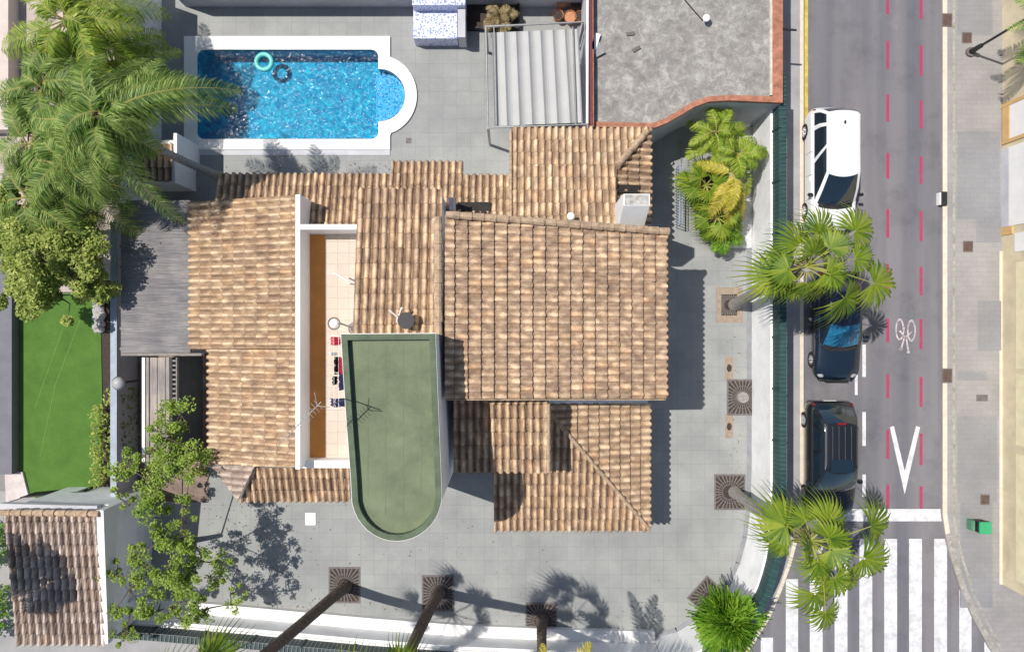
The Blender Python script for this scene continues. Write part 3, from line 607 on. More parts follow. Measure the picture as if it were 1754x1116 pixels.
# ============================================================ LAWN and west neighbour
lw = MB(); lw.prism([P(22, 505), P(172, 500), P(176, 700), P(172, 830), P(62, 852), P(16, 810), P(14, 700)], -.13, .03); struct(lw.build('lawn', 'turf'))
mb = MB()
for a, b in (((120, 530), (60, 700)), ((145, 530), (95, 660)), ((95, 660), (70, 780))):
    a, b = P(*a) + Vector((0, 0, .034)), P(*b) + Vector((0, 0, .034)); d = (b - a).normalized(); n_ = Vector((-d.y, d.x, 0)) * .012; mb.face([a - n_, a + n_, b + n_, b - n_])
struct(mb.build('lawn_seams', plain('turf_seam', (.14, .27, .05), .9)))
ground_patch(-200, 840, 215, 1200, 'yard', 'pave_l', .002)
ground_patch(-300, -100, 205, 500, 'neighbour_yard', plain('pinkish_paving', (.50, .42, .38), .85, .15, 1), .002)
t = tag(MB().rect(-160, 380, 20, 812, .42, 0).build('neighbour_house', plain('slate_grey_roof', (.17, .17, .19), .8, .1, 2), origin=P(-60, 600)), 'dark grey flat roof at the left edge beside the lawn', 'building')
t = tag(MB().rect(-160, -60, 14, 222, .6, 0).build('neighbour_terrace', plain('pink_beige_terrace', (.62, .53, .48), .8, .08, 2), origin=P(-60, 100)), 'pinkish beige terrace roof in the upper left corner beyond the palms', 'building')
t = thing('garden_step', 'pale stone paving step at the lower left corner of the lawn', 'step', P(30, 830))
MB().prism([P(8, 806, .12), P(38, 808, .12), P(48, 848, .12), P(10, 860, .12)], 0).build('slab', plain('pale_pink_stone', (.60, .52, .50), .8), t)
# pavilion bottom-left
pav = thing('tiled_pavilion', 'small outbuilding with weathered ribbed clay tile roof in the lower left corner', 'building', P(120, 990))
pl = Plane((20, 1095, 2.9), 0, .12)
tile_patch('roof', M['tile_old'], pl, [(5, 880), (170, 880), (182, 1100), (28, 1095)], (0, -1), pav, period=.262, course=.42, amp=.09)
ridge(pav, [pl.at(2, 876) + Vector((0, 0, .08)), pl.at(172, 878) + Vector((0, 0, .08))], .13)
MB().prism([pl.at(168, 872) + Vector((0, 0, .1)), pl.at(180, 872) + Vector((0, 0, .1)), pl.at(188, 1100) + Vector((0, 0, .1)), pl.at(176, 1100) + Vector((0, 0, .1))], 2.7).build('verge', 'whiteclean', pav)
wall_under(pav, [pl.at(8, 872), pl.at(178, 872), pl.at(184, 1100), pl.at(30, 1096)], 2.75, 0, .02, mat='white')
MB().prism([P(0, 862, 3.05), P(166, 866, 3.05), P(168, 876, 3.05), P(0, 874, 3.05)], 2.8).build('back_verge', 'greyrender', pav)
mb = MB()
for a, b in (((205, 905), (272, 880)), ((215, 960), (276, 925)), ((220, 1030), (280, 985))):
    a = P(*a, 1.6); b = P(*b, .6); MB().tube([a, b], .05, 6).build('brace', 'greyrender', pav)
# low dark fence between lawn and pavilion
t = thing('garden_fence', 'low dark fence along the bottom edge of the artificial lawn', 'fence', P(115, 848))
mb = MB(); a, b = P(62, 842), P(170, 832)
for k in range(28): p = a + (b - a) * k / 27; mb.box(p + Vector((0, 0, .45)), (.025, .025, .9))
mb.build('pickets', 'black', t); MB().tube([a + Vector((0, 0, .9)), b + Vector((0, 0, .9))], .03, 6).build('rail', 'black', t)
# ============================================================ POOL
pool = thing('swimming_pool', 'rectangular swimming pool with white coping and rounded steps at its right end', 'swimming pool', P(490, 160))
zc = .08
MB().prism([P(x, y, zc) for x, y in pool_out], .0015, None, [[P(x, y, zc) for x, y in pool_in]]).build('coping', 'coping', pool)
mb = MB(); mb.prism([P(315, 256.5), P(668, 256.5), P(668, 266), P(315, 266)], .001, .03); mb.build('coping_edge', 'greyrender', pool)
mb = MB(); pin = [Vector((p.x, p.y, 0)) for p in hole]; zb = -.85
for i in range(len(pin)):
    p, q = pin[i], pin[(i + 1) % len(pin)]; mb.face([(p.x, p.y, .05), (q.x, q.y, .05), (q.x, q.y, zb), (p.x, p.y, zb)][::1])
for tr_ in tessellate_polygon([pin]): mb.face([(pin[i].x, pin[i].y, zb) for i in tr_])
mb.build('basin', 'basin', pool)
mb = MB(); ar = arc(650, 163, 43, 44, -88, 88, 16)
mb.prism([P(x, y) for x, y in ar], zb + .02, -.38); mb.prism([P(x, y) for x, y in arc(636, 163, 44, 44, -86, 86, 14)], zb + .02, -.6); mb.build('steps', 'azulejo', pool)
nx, ny = 110, 60; mb = MB(); a, b = P(336, 84), P(696, 239)
for tr_ in tessellate_polygon([pin]): mb.face([(pin[i].x * .9995, pin[i].y * .9995, -.04) for i in tr_])
mb.build('water', 'water', pool)
ring = MB(); c = P(453, 107, -.02); ring.torus(c + Vector((0, 0, .03)), .31, .095); tag(ring.build('swim_ring', plain('turquoise_plastic', (.16, .62, .55), .35), origin=c, smooth=True), 'round turquoise inflatable ring floating in the pool', 'swim ring')
# ============================================================ TOP STRIP OBJECTS
t = thing('tiled_bench', 'blue and white patterned tile counter by the top edge right of the pool', 'counter', P(745, 40))
MB().rect(708, 10, 783, 66, .75, 0).build('top', 'azulejo', t); MB().rect(706, -40, 797, 9, 1.25, 0).build('back', 'azulejo', t); MB().rect(784, 4, 797, 64, 1.0, 0).build('side_panel', 'greyrender', t)
t = thing('black_planter', 'black planting box holding dry plants at the top edge beside the canopy', 'planter', P(840, 30))
mb = MB(); mb.prism([P(798, 2), P(890, 2), P(890, 54), P(798, 54)], .001, .3, [[P(801, 5), P(887, 5), P(887, 51), P(801, 51)]]); mb.build('box', 'black', t); MB().prism([P(801, 5), P(887, 5), P(887, 51), P(801, 51)], .002, .2).build('soil', 'soil', t)
for k, (x, y, l) in enumerate(((962, 12, 'terracotta pot nearest the top edge beside the red coping'), (985, 14, 'terracotta pot against the red coping at the top edge'), (955, 33, 'terracotta pot furthest left in the cluster above the canopy'), (975, 36, 'terracotta pot closest to the canopy frame'), (992, 35, 'small terracotta pot squeezed into the corner above the canopy'))):
    c = P(x, y); t = thing('flower_pot', l, 'flower pot', c, 'terracotta pots above the canopy'); r = .2 + .04 * (k % 2)
    mb = MB(); mb.tube([c + Vector((0, 0, .002)), c + Vector((0, 0, .4)), c + Vector((0, 0, .42))], [r * .7, r, r * 1.08], 14, False); mb.build('pot', 'terra_pot', t); MB().disc(c + Vector((0, 0, .33)), r * .93, .02, 14).build('soil', 'terra_pot' if k in (0, 3) else 'soil', t)
# canopy / pergola
t = thing('canopy', 'steel framed patio canopy with pleated off white fabric roof', 'canopy', P(920, 130))
zc = 2.4; C4 = [P(832, 46, zc), P(1001, 38, zc), P(1008, 213, zc), P(836, 219, zc)]
mb = MB(); mb.tube(C4 + [C4[0]], .045, 6)
mb.build('frame', 'steel', t)
for p in C4: MB().box((p.x, p.y, zc / 2), (.09, .09, zc)).build('post', 'steel', t)
mb = MB(); 
for a_, b_ in ((846, 850), (990, 997), (981, 986)): MB().tube([P(a_, 46, zc), P(b_, 214, zc)], .025, 6).build('guide_rail', 'steel', t)
mb = MB(); n = 7; sub = 6
for i in range(n):
    for j in range(sub):
        def fp(u, v):
            X = 842 + u * (988 - 842); X2 = 847 + u * (998 - 847); s_ = (u * n) % 1.0
            zz = zc - .02 - .13 * math.sin(math.pi * min(1, max(0, s_))) ** .8 if 0 < s_ < 1 else zc - .02
            y0 = 56 - 6 * u; y1 = 216 - 6 * u; px = X + (X2 - X) * v; py = y0 + (y1 - y0) * v; return P(px, py, zz)
        u0, u1 = (i + j / sub) / n, (i + (j + 1) / sub) / n
        e = 1e-6
        mb.face([fp(u0 + e, 0), fp(u0 + e, 1), fp(u1 - e, 1), fp(u1 - e, 0)])
mb.build('fabric', 'tarp', t)
# garage with flat roof
gz = 2.7
gar = thing('garage', 'flat roofed garage with mottled grey roof and terracotta coping', 'building', P(1180, 60))
curve = [(1338, 176), (1250, 172), (1215, 174), (1190, 183), (1165, 198), (1140, 212), (1118, 220), (1085, 219), (1014, 217)]
outer = [P(1341, -90, gz + .15), P(1341, 176, gz + .15)] + [P(x, y, gz + .15) for x, y in curve[1:]] + [P(1008, 217, gz + .15), P(1008, -90, gz + .15)]
inn = [P(1324, -80, gz + .15), P(1324, 165, gz + .15), P(1250, 163, gz + .15), P(1214, 165, gz + .15), P(1187, 174, gz + .15), P(1161, 190, gz + .15), P(1137, 204, gz + .15), P(1116, 211, gz + .15), P(1018, 208, gz + .15), P(1018, -80, gz + .15)]
MB().prism(outer, gz - .02, None, [inn]).build('coping', 'terracotta', gar)
MB().prism([p * .9985 for p in outer], 0, gz - .025).build('wall', 'greyrender', gar)
MB().prism([Vector((p.x, p.y, gz + .02)) for p in inn], gz - .02).build('roof', 'garage', gar)
mb = MB(); mb.prism([P(1319, -80, gz + .1), P(1323.5, -80, gz + .1), P(1323.5, 163, gz + .1), P(1319, 163, gz + .1)], gz + .021); mb.build('inner_edge', plain('cream_edge', (.60, .56, .48), .8, .2, 4, stain=.2), gar)
MB().tube([P(1012, -60, gz + .5), P(1013, 214, gz + .5)], .05, 6).build('rail', 'redmetal', gar)
MB().tube([P(1007, -60, gz + .3), P(1006, 212, gz + .3)], .05, 6).build('pipe', 'whiteclean', gar)
t = thing('roof_vent', 'small white capped vent pipe on the mottled garage roof', 'vent', P(1206, 38, gz)); c = P(1206, 38, gz)
MB().tube([c, c + Vector((0, 0, .3))], .05, 8).build('pipe', 'whiteclean', t); MB().ball(c + Vector((0, 0, .33)), .14, 12, 6, .5).build('cap', 'whiteclean', t)
tag(MB().tube([P(1168, -6, gz + .04), P(1188, 18, gz + .04), P(1204, 36, gz + .04)], .02, 5).build('roof_cable', 'black', origin=P(1188, 18, gz)), 'thin dark cable lying across the garage roof to the vent', 'cable')
for x, y, a in ((1080, 58, .1), (1090, 84, .5)):
    mb = MB(); mb.box(P(x, y, gz + .05), (.3, .12, .05), a); tag(mb.build('debris', 'iron', origin=P(x, y, gz)), 'dark scrap lying %s on the garage roof' % ('nearer the top edge' if y < 70 else 'lower, tilted diagonally,'), 'debris')
t = thing('metal_bracket', 'grey bent sheet of metal leaning by the garage coping', 'debris', P(1028, 82, gz)); MB().box(P(1024, 85, gz + .12), (.35, .45, .04), .5).build('sheet', 'steel', t)
tag(MB().box(P(1020, 72, gz + .1), (.2, .6, .1), -.3).build('white_board', 'whiteclean', origin=P(1020, 72, gz)), 'small white board by the coping on the garage roof', 'board')
# ============================================================ MAIN HOUSE
hs = thing('house', 'large house with several clay tile roofs, roof terrace and green capped round ended tower', 'house', P(800, 600))
GXW = .305
pW = Plane((327, 500, 2.9), GXW, 0)
tile_patch('west_roof', M['tile_pale'], pW, [(327, 345), (507, 334), (507, 597), (327, 597)], (-1, 0), hs, course=.46)
tile_patch('west_roof', M['tile_pale'], pW, [(359, 598), (507, 598), (507, 798), (359, 796)], (-1, 0), hs, course=.46)
wall_under(hs, [pW.at(331, 350), pW.at(507, 340), pW.at(507, 790), pW.at(365, 790)], 2.75, 0, .1)
pN = Plane((500, 300, 2.85), 0, -.28)
tile_patch('north_roof', M['tile'], pN, [(372, 300), (516, 300), (516, 338), (372, 346)], (0, 1), hs)
tile_patch('north_roof', M['tile'], pN, [(516, 300), (672, 300), (672, 388), (516, 388)], (0, 1), hs)
tile_patch('north_roof', M['tile'], pN, [(672, 279), (794, 279), (794, 388), (672, 388)], (0, 1), hs)
tile_patch('north_roof', M['tile'], pN, [(795, 302), (874, 302), (874, 388), (795, 388)], (0, 1), hs)
wall_under(hs, [pN.at(378, 306), pN.at(870, 306), pN.at(870, 385), pN.at(378, 345)], 2.68, 0, .0); wall_under(hs, [pN.at(678, 284), pN.at(788, 284), pN.at(788, 310), pN.at(678, 310)], 2.6, 0, 0)
# north-east roof
pD = Plane((1000, 220, 2.85), 0, -.30)
tile_patch('north_east_roof', M['tile_pale'], pD, [(873, 262), (873, 221), (1113, 222), (1056, 288), (1056, 392), (873, 380)], (0, 1), hs, course=.48) if False else None
_v = pD.at(1000, 221).y
tile_patch('north_east_roof', M['tile_pale'], pD, [(875, 221), (1113, 222), (1056, 286), (875, 286)], (0, 1), hs, course=.48, vref=_v)
tile_patch('north_east_roof', M['tile_pale'], pD, [(875, 286), (1056, 286), (1056, 392), (875, 380)], (0, 1), hs, course=.48, vref=_v, clip_eave=True)
pD2 = Plane((1113, 300, 2.85), -.30, 0)
tile_patch('north_east_roof', M['tile'], pD2, [(1113, 222), (1113, 402), (1057, 396), (1057, 286)], (1, 0), hs)
ridge(hs, [pD.at(1108, 226) + Vector((0, 0, .09)), pD.at(1056, 285) + Vector((0, 0, .12))], .13, 'hip_tiles')
wall_under(hs, [pD.at(880, 228), pD2.at(1106, 228), pD2.at(1106, 400), pD.at(880, 385)], 2.68, 0, 0)
ridge(hs, [pD.at(875, 224) + Vector((0, 0, .03)), pD.at(875, 378) + Vector((0, 0, .03))], .06, 'verge_tiles')
# middle roof
pM = Plane((680, 325, 5.0), 0, -.17)
tile_patch('middle_roof', M['tile'], pM, [(613, 326), (757, 326), (757, 575), (604, 575)], (0, 1), hs, period=.27, course=.5, amp=.075)
wall_under(hs, [pM.at(617, 330), pM.at(755, 330), pM.at(755, 573), pM.at(610, 573)], 4.8, 0, 0)
# main upper roof
pU = Plane((1140, 540, 5.2), -.205, 0)
tile_patch('upper_roof', M['tile_main'], pU, [(762, 370), (1140, 401), (1140, 682), (762, 682)], (1, 0), hs, period=.235, course=.405, amp=.03)
U = [pU.at(762, 372), pU.at(1138, 402), pU.at(1138, 680), pU.at(762, 680)]
wall_under(hs, U, 4.95, 0, .12)
mb = MB(); mb.prism([p - Vector((0, 0, .2)) for p in U], 4.9); mb.build('gable_wall', 'white', hs)
ridge(hs, [pU.at(764, 368) + Vector((0, 0, .08)), pU.at(1143, 397) + Vector((0, 0, .08))], .13)
ridge(hs, [pU.at(751, 372) + Vector((0, 0, .04)), pU.at(751, 572) + Vector((0, 0, .04))], .14)
MB().prism([pU.at(744, 372) + Vector((0, 0, .02)), pU.at(747, 372) + Vector((0, 0, .02)), pU.at(747, 570) + Vector((0, 0, .02)), pU.at(744, 570) + Vector((0, 0, .02))], 6).build('flashing', 'whiteclean', hs)
MB().prism([pU.at(762, 683) + Vector((0, 0, .03)), pU.at(1140, 683) + Vector((0, 0, .03)), pU.at(1140, 685) + Vector((0, 0, .03)), pU.at(762, 685) + Vector((0, 0, .03))], 5.0).build('verge', 'ridge', hs)
# balcony roof B
pB = Plane((900, 808, 4.95), 0, .13)
tile_patch('lower_roof', M['tile'], pB, [(777, 684), (938, 684), (940, 806), (777, 806)], (0, -1), hs, amp=.085)
wall_under(hs, [pB.at(782, 688), pB.at(937, 688), pB.at(937, 800), pB.at(782, 800)], 4.8, 0, 0)
ridge(hs, [pB.at(939, 690) + Vector((0, 0, .05)), pB.at(939, 806) + Vector((0, 0, .05))], .08, 'verge_tiles')
# south roof C
pS = Plane((980, 907, 2.5), 0, .307); pE = Plane((1113, 800, 2.5), -.366, 0)
tile_patch('south_roof', M['tile'], pS, [(846, 702), (941, 706), (1112, 906), (846, 906)], (0, -1), hs, amp=.08)
tile_patch('south_roof', M['tile_pale'], pE, [(941, 690), (1112, 690), (1112, 906), (941, 706)], (1, 0), hs, amp=.04, course=.40)
ridge(hs, [pS.at(941, 706) + Vector((0, 0, .06)), pS.at(1110, 903) + Vector((0, 0, .05))], .075, 'hip_tiles')
wall_under(hs, [pS.at(852, 700), pE.at(1106, 690), pE.at(1106, 900), pS.at(852, 900)], 2.35, 0, 0)
MB().prism([pE.at(940, 684), pE.at(1110, 684), pE.at(1110, 691), pE.at(940, 691)], 2.3).build('back_wall', 'white', hs)
# south-west roof strip
pX = Plane((500, 857, 2.75), 0, .36)
tile_patch('south_west_roof', M['tile'], pX, [(436, 800), (600, 800), (600, 856), (408, 856)], (0, -1), hs, amp=.08)
pX2 = Plane((361, 797, 2.85), .305, 0)
tile_patch('south_west_roof', M['tile_old'], pX2, [(362, 797), (436, 799), (408, 856)], (-1, 0), hs, amp=.05)
ridge(hs, [pX.at(438, 801) + Vector((0, 0, .06)), pX.at(409, 854) + Vector((0, 0, .05))], .075, 'hip_tiles')
wall_under(hs, [pX.at(425, 790), pX.at(600, 790), pX.at(600, 850), pX.at(418, 850)], 2.6, 0, 0)
# terrace
zf = 3.37; zp = 4.5
MB().prism([P(531, 400, zf), P(640, 400, zf), P(640, 790, zf), P(531, 790, zf)], 0).build('terrace_floor', 'terrace', hs)
MB().prism([P(529, 402, zf + .004), P(557, 402, zf + .004), P(557, 786, zf + .004), P(529, 786, zf + .004)], zf + .001).build('shaded_floor_strip', 'floorshade', hs)  # parapet's shadow on the floor put into the colour of a brown strip
par = thing  # noqa
MB().prism([P(506, 333, zp), P(514, 333, zp), P(514, 803, zp), P(506, 803, zp)], 2.6).build('parapet', 'whiteclean', hs)
MB().prism([P(514.1, 384, zp - .003), P(612, 384, zp - .003), P(612, 393, zp - .003), P(514.1, 393, zp - .003)], 2.6).build('parapet', 'whiteclean', hs)
MB().prism([P(514.1, 788, zp - .6), P(600, 788, zp - .6), P(600, 801, zp - .6), P(514.1, 801, zp - .6)], 2.6).build('parapet', 'whiteclean', hs)
# tower
zt = 8.0
tw = [(583, 571), (746, 570), (757, 846)] + [(679 + 78 * math.cos(math.radians(a)), 846 + 81 * math.sin(math.radians(a))) for a in range(10, 180, 10)] + [(600, 820), (591, 700)]
TW = [P(x, y, zt) for x, y in tw]; cen = sum(TW, Vector()) / len(TW)
def inset(pts, d):
    n = len(pts); out = []
    for i in range(n):
        a, b, c = pts[i - 1], pts[i], pts[(i + 1) % n]; e1 = (b - a).normalized(); e2 = (c - b).normalized(); n1 = Vector((-e1.y, e1.x, 0)); n2 = Vector((-e2.y, e2.x, 0))
        m_ = (n1 + n2).normalized(); m_ = m_ if m_.dot(cen - b) > 0 else -m_; k = max(.5, m_.dot(n1 if n1.dot(cen - b) > 0 else -n1)); out.append(b + m_ * (d / k))
    return out
wl = MB(); tin = inset(TW, .04); wl.prism(tin, 0, zt - .06, [inset(TW, .15)]); wl.build('tower_wall', 'white', hs)
MB().prism(TW, zt - .055, zt - .02, [inset(TW, .06)]).build('tower_drip_edge', 'whiteclean', hs)
MB().prism(inset(TW, .035), zt - .05, zt + .0, [inset(TW, .22)]).build('tower_parapet', 'greenrim', hs) if False else None
MB().prism(inset(TW, .018), zt - .30, zt + .0, [inset(TW, .19)]).build('tower_parapet', 'greenrim', hs)
MB().prism([Vector((p.x, p.y, zt - .42)) for p in inset(TW, .24)], zt - .5).build('tower_roof', 'greenroof', hs) if False else None
tr_ = MB(); tr_.prism(inset(TW, .185), zt - .5, zt - .2); tf = tr_.build('tower_roof', 'greenroof', hs)
mb = MB(); X0, X1 = P(600, 0, zt).x, P(747, 0, zt).x
for k in range(4): x = X0 + (X1 - X0) * (k + .9) / 4.8; mb.box((x, (P(0, 590, zt - .2).y + P(0, 885 if k in (1, 2) else 850, zt - .2).y) / 2, zt - .198), (.018, abs(P(0, 590, zt).y - P(0, 885 if k in (1, 2) else 850, zt).y), .006))
mb.build('membrane_seams', plain('seam_green', (.15, .185, .107), .7, .2), tf)
# chimney
mb = MB(); zt_, zb_ = 5.9, 3.0
T_ = [P(1068, 332, zt_), P(1113, 332, zt_), P(1113, 352, zt_), P(1068, 352, zt_)]
Mi = [P(1066, 335, 5.0), P(1113, 335, 5.0), P(1113, 383, 5.0), P(1066, 383, 5.0)]
B_ = [Vector((P(1055, 340, 3.9).x, T_[0].y, zb_)), Vector((T_[1].x, T_[1].y, zb_)), Vector((T_[1].x, P(1100, 398, 4.0).y, zb_)), Vector((P(1055, 340, 3.9).x, P(1100, 398, 4.0).y, zb_))]
Mi = [Vector((T_[0].x, T_[0].y, 4.9)), Vector((T_[1].x, T_[1].y, 4.9)), Vector((T_[1].x, P(1100, 390, 4.9).y, 4.9)), Vector((T_[0].x, P(1100, 390, 4.9).y, 4.9))]
mb.face(T_[::-1])
for A, B in ((T_, Mi), (Mi, B_)):
    for i in range(4): j = (i + 1) % 4; mb.face([A[i], A[j], B[j], B[i]])
ch = mb.build('chimney', 'whiteclean', hs)
MB().prism([p + Vector((0, 0, .012)) for p in [P(1070, 333.5, zt_), P(1111, 333.5, zt_), P(1111, 351, zt_), P(1070, 351, zt_)]], zt_ + .002).build('chimney_cap', plain('sooty_render', (.52, .5, .46), .9, .35, 6, stain=.4), ch)
MB().box(P(1090, 331, 4.2), (1.1, .3, .5)).build('chimney_vent', 'black', ch) if False else None
# stub wall by the north roof and small vent
MB().prism([pN.at(784, 347) + Vector((0, 0, .12)), pN.at(840, 347) + Vector((0, 0, .12)), pN.at(837, 367) + Vector((0, 0, .12)), pN.at(787, 367) + Vector((0, 0, .12))], 3.0).build('roof_light', plain('near_black', (.03, .026, .024), .8, .5, 12), hs)
MB().prism([pD2.at(1059, 318) + Vector((0, 0, .13)), pD2.at(1094, 318) + Vector((0, 0, .13)), pD2.at(1094, 331) + Vector((0, 0, .13)), pD2.at(1059, 331) + Vector((0, 0, .13))], 2.9).build('dark_slot', plain('near_black', (.03, .026, .024), .8, .5, 12), hs)  # near-black slab raised just above the tiles beside the chimney
MB().rect(769, 338, 777, 358, 4.3, 3).build('stub_wall', 'greyrender', hs)
v = thing('roof_vent', 'small white vent cowl on the tiles just above the large flamed tile roof', 'vent', P(977, 372, 4.2)); c = P(977, 372, 4.2)
MB().tube([c - Vector((0, 0, .2)), c + Vector((0, 0, .18))], .09, 10).build('pipe', 'whiteclean', v); MB().ball(c + Vector((0, 0, .22)), .14, 12, 6, .6).build('cap', 'whiteclean', v)
v = thing('chimney_pot', 'dark brown chimney pot on the tiles above the green tower', 'chimney pot', P(703, 549, 5.8)); c = P(700, 549, 5.7)
MB().tube([c - Vector((0, 0, .25)), c + Vector((0, 0, .5)), c + Vector((0, 0, .52))], [.17, .17, .21], 12).build('pot', 'black', v)
MB().disc(c + Vector((0, 0, .53)), .27, .05, 12).build('cap', 'black', v)
v = thing('roof_aerial', 'small white forked aerial on the tiles just above the green tower', 'antenna', P(680, 552, 5.8))
mb = MB(); a = P(674, 560, 5.8); mb.tube([a - Vector((0, 0, .3)), P(688, 527, 6.3)], .035, 6); mb.tube([P(681, 543, 6.1), P(667, 531, 6.25)], .025, 6); mb.build('fork', 'whiteclean', v)
v = thing('terrace_lamp', 'round white topped post lamp on the roof terrace', 'lamp', P(582, 553, zf)); c = P(580, 554, zf); c = P(584, 554, zf)
MB().tube([c, c + Vector((0, 0, .9))], .035, 8).build('post', 'steel', v); MB().torus(c + Vector((0, 0, .95)), .2, .025, 20, 6).build('rim', 'iron', v); MB().ball(c + Vector((0, 0, .95)), .155, 14, 8, .6).build('globe', 'whiteclean', v)
# yagi aerial on the tower
v = thing('television_aerial', 'spiky television aerial on a mast clamped to the left rim of the green tower', 'antenna', P(592, 683, zt))
a = P(592, 683, zt); top = Vector((a.x, a.y, 9.7)); mb = MB(); mb.tube([a - Vector((0, 0, .3)), top], .016, 6); mb.build('mast', 'steel', v)
b0, b1 = P(548, 690, 10.2), P(506, 742, 10.2); b0 = top + Vector((-.25, .1, -.05)); d = Vector((-.70, -.71, 0)); b1 = b0 + d * 1.5
mb = MB(); mb.tube([b0, b1], .014, 5); n_ = Vector((-d.y, d.x, 0))
for k in range(13): c = b0 + d * (.1 + k * .11); L = .17 - .005 * k; mb.tube([c - n_ * L + Vector((0, 0, .03)), c + n_ * L + Vector((0, 0, .03))], .006, 4)
for s_ in (-1, 1): mb.tube([b0 + d * .15, b0 - d * .1 + n_ * .28 * s_ + Vector((0, 0, .15))], .01, 4)
mb.build('boom', plain('grey_aluminium', (.55, .52, .5), .4, .1, metal=.4), v)
tag(MB().tube([P(571, 467, 4.1), P(588, 476, 4.15), P(600, 486, 4.2), P(609, 487, 4.9)], .028, 6).build('bent_pole', 'steel', origin=P(588, 476, zf)), 'thin grey bent pole above the pale terrace tiles', 'pole')
# drying rack and laundry
v = thing('drying_rack', 'thin white laundry rack on the roof terrace beside the tower', 'drying rack', P(575, 635, zf)); zz = zf + .9
mb = MB()
for x in (564, 572, 580): mb.tube([P(x, 575, zz), P(x, 700, zz)], .008, 4)
for y in (575, 638, 700): mb.tube([P(564, y, zz), P(580, y, zz)], .012, 4)
for y in (580, 695):
    for x in (564, 580): mb.tube([P(x, y, zz), Vector((P(x, y, zz).x, P(x, y, zz).y, zf))], .012, 4)
mb.build('frame', 'whiteclean', v)
def cloth(x, y, L, drop, mat, label, wide=.16):
    c = P(x, y, zz + .02); mb = MB(); n = 8; rr = random.Random(int(x * y))
    for s_ in (-1, 1):
        rows = []
        for j in range(4):
            f = j / 3; row = []
            for i in range(n + 1):
                yy = c.y + (i / n - .5) * L * (1 - .1 * f); xx = c.x + s_ * (.01 + wide * f ** .8) + .02 * math.sin(i * 1.9 + j); row.append(mb.vert((xx, yy, c.z - drop * f + .01 * rr.random())))
            rows.append(row)
        for r0, r1 in zip(rows, rows[1:]):
            for i in range(n): mb.f.append([r0[i], r0[i + 1], r1[i + 1], r1[i]])
    tag(mb.build('laundry', mat, origin=c), label, 'laundry', 'laundry on the terrace rack')
cloth(571, 584, .30, .35, 'red', 'bright red garment hanging nearest the round lamp')
cloth(573, 626, .62, .5, 'blackc', 'black garment hanging in the middle of the rack', .1)
cloth(581, 627, .60, .5, 'red', 'dark red strip of cloth beside the black garment', .06)
cloth(581, 654, .60, .5, 'navy', 'long navy garment below the dark red one', .09)
cloth(570, 652, .30, .4, 'blackc', 'small black garment left of the long navy one', .05)
cloth(574, 690, .30, .4, 'navy', 'navy garment at the lower end of the rack near the aerial', .24)
cloth(567, 606, .12, .3, 'whitec', 'small white cloth between the red and black garments', .12)
# ============================================================ WEST SIDE STRUCTURES
t = thing('reed_canopy', 'weathered grey reed covered canopy along the left of the house', 'canopy', P(270, 470))
MB().rect(207, 343, 326, 604, 2.55, 2.45).build('reed_cover', 'reed', t)
mb = MB()
for k in range(8): y = 350 + k * 35; mb.rect(205, y, 327, y + 4, 2.44, 2.32)
mb.rect(207, 604.5, 345, 609, 2.57, 2.35)
mb.build('beams', 'wood', t)
for x in (212, 320):
    for y in (350, 480, 600): c = P(x, y, 2.3); MB().box((c.x, c.y, 1.15), (.1, .1, 2.3)).build('post', 'wood', t)
t = thing('plank_deck', 'narrow slatted timber walkway roof below the reed canopy', 'timber deck', P(280, 690))
mb = MB()
for k, (x0, x1) in enumerate(((250, 255), (257, 269), (270, 283), (284, 290))): mb.rect(x0, 612, x1, 800, 2.4, 2.34)
mb.build('planks', 'planks', t); MB().rect(243, 612, 248, 790, 2.44, 2.2).build('edge_board', 'whiteclean', t)
MB().rect(291, 612, 295, 800, 2.5, 0).build('side_screen', plain('dark_screen', (.06, .06, .065), .9, .2, 3), t)
mb = MB()
for k in range(9): y = 616 + k * 8; mb.rect(295.5, y, 301, y + 3, 2.5, 2.44)
mb.rect(301.2, 612, 303, 700, 2.52, 2.4); mb.build('lattice', 'wood', t)
for y in (620, 790): c = P(246, y, 2.2); MB().box((c.x, c.y, 1.1), (.08, .08, 2.2)).build('post', 'wood', t)
ground_patch(200, 605, 358, 860, 'planting_bed', plain('brown_earth', (.24, .18, .15), .95, .45, 2.5, .5), .003); ground_patch(173, 480, 200, 860, 'planting_bed', 'soil', .003)
# lamp on wall
t = thing('globe_lamp', 'round grey globe lamp on the narrow wall beside the lawn', 'lamp', P(203, 656, 1.57)); c = P(203, 656, 2.85); c.z = 2.17
MB().tube([c - Vector((0, 0, .6)), c + Vector((0, 0, .5))], .045, 8).build('post', 'black', t); MB().torus(c + Vector((0, 0, .66)), .23, .03, 22, 6).build('rim', 'black', t); MB().ball(c + Vector((0, 0, .68)), .22, 16, 9, .75).build('globe', plain('grey_globe', (.42, .42, .42), .4), t, smooth=True)
# barbecue hut
t = thing('barbecue', 'small white masonry barbecue with tiled top between the pool and the palms', 'barbecue', P(290, 290))
pq = Plane((270, 312, 1.75), 0, .1)
mb = MB(); mb.rect(234, 240, 300, 313, 1.72, 0); mb.build('body', 'whiteclean', t)
tile_patch('tiled_top', M['tile'], pq, [(239, 246), (297, 246), (297, 308), (239, 308)], (0, -1), t, slab=.05)
MB().prism([P(297, 228, 1.9), P(303, 228, 1.9), P(303, 262, 1.9), P(297, 262, 1.9)], 0).build('chimney_slab', 'whiteclean', t)
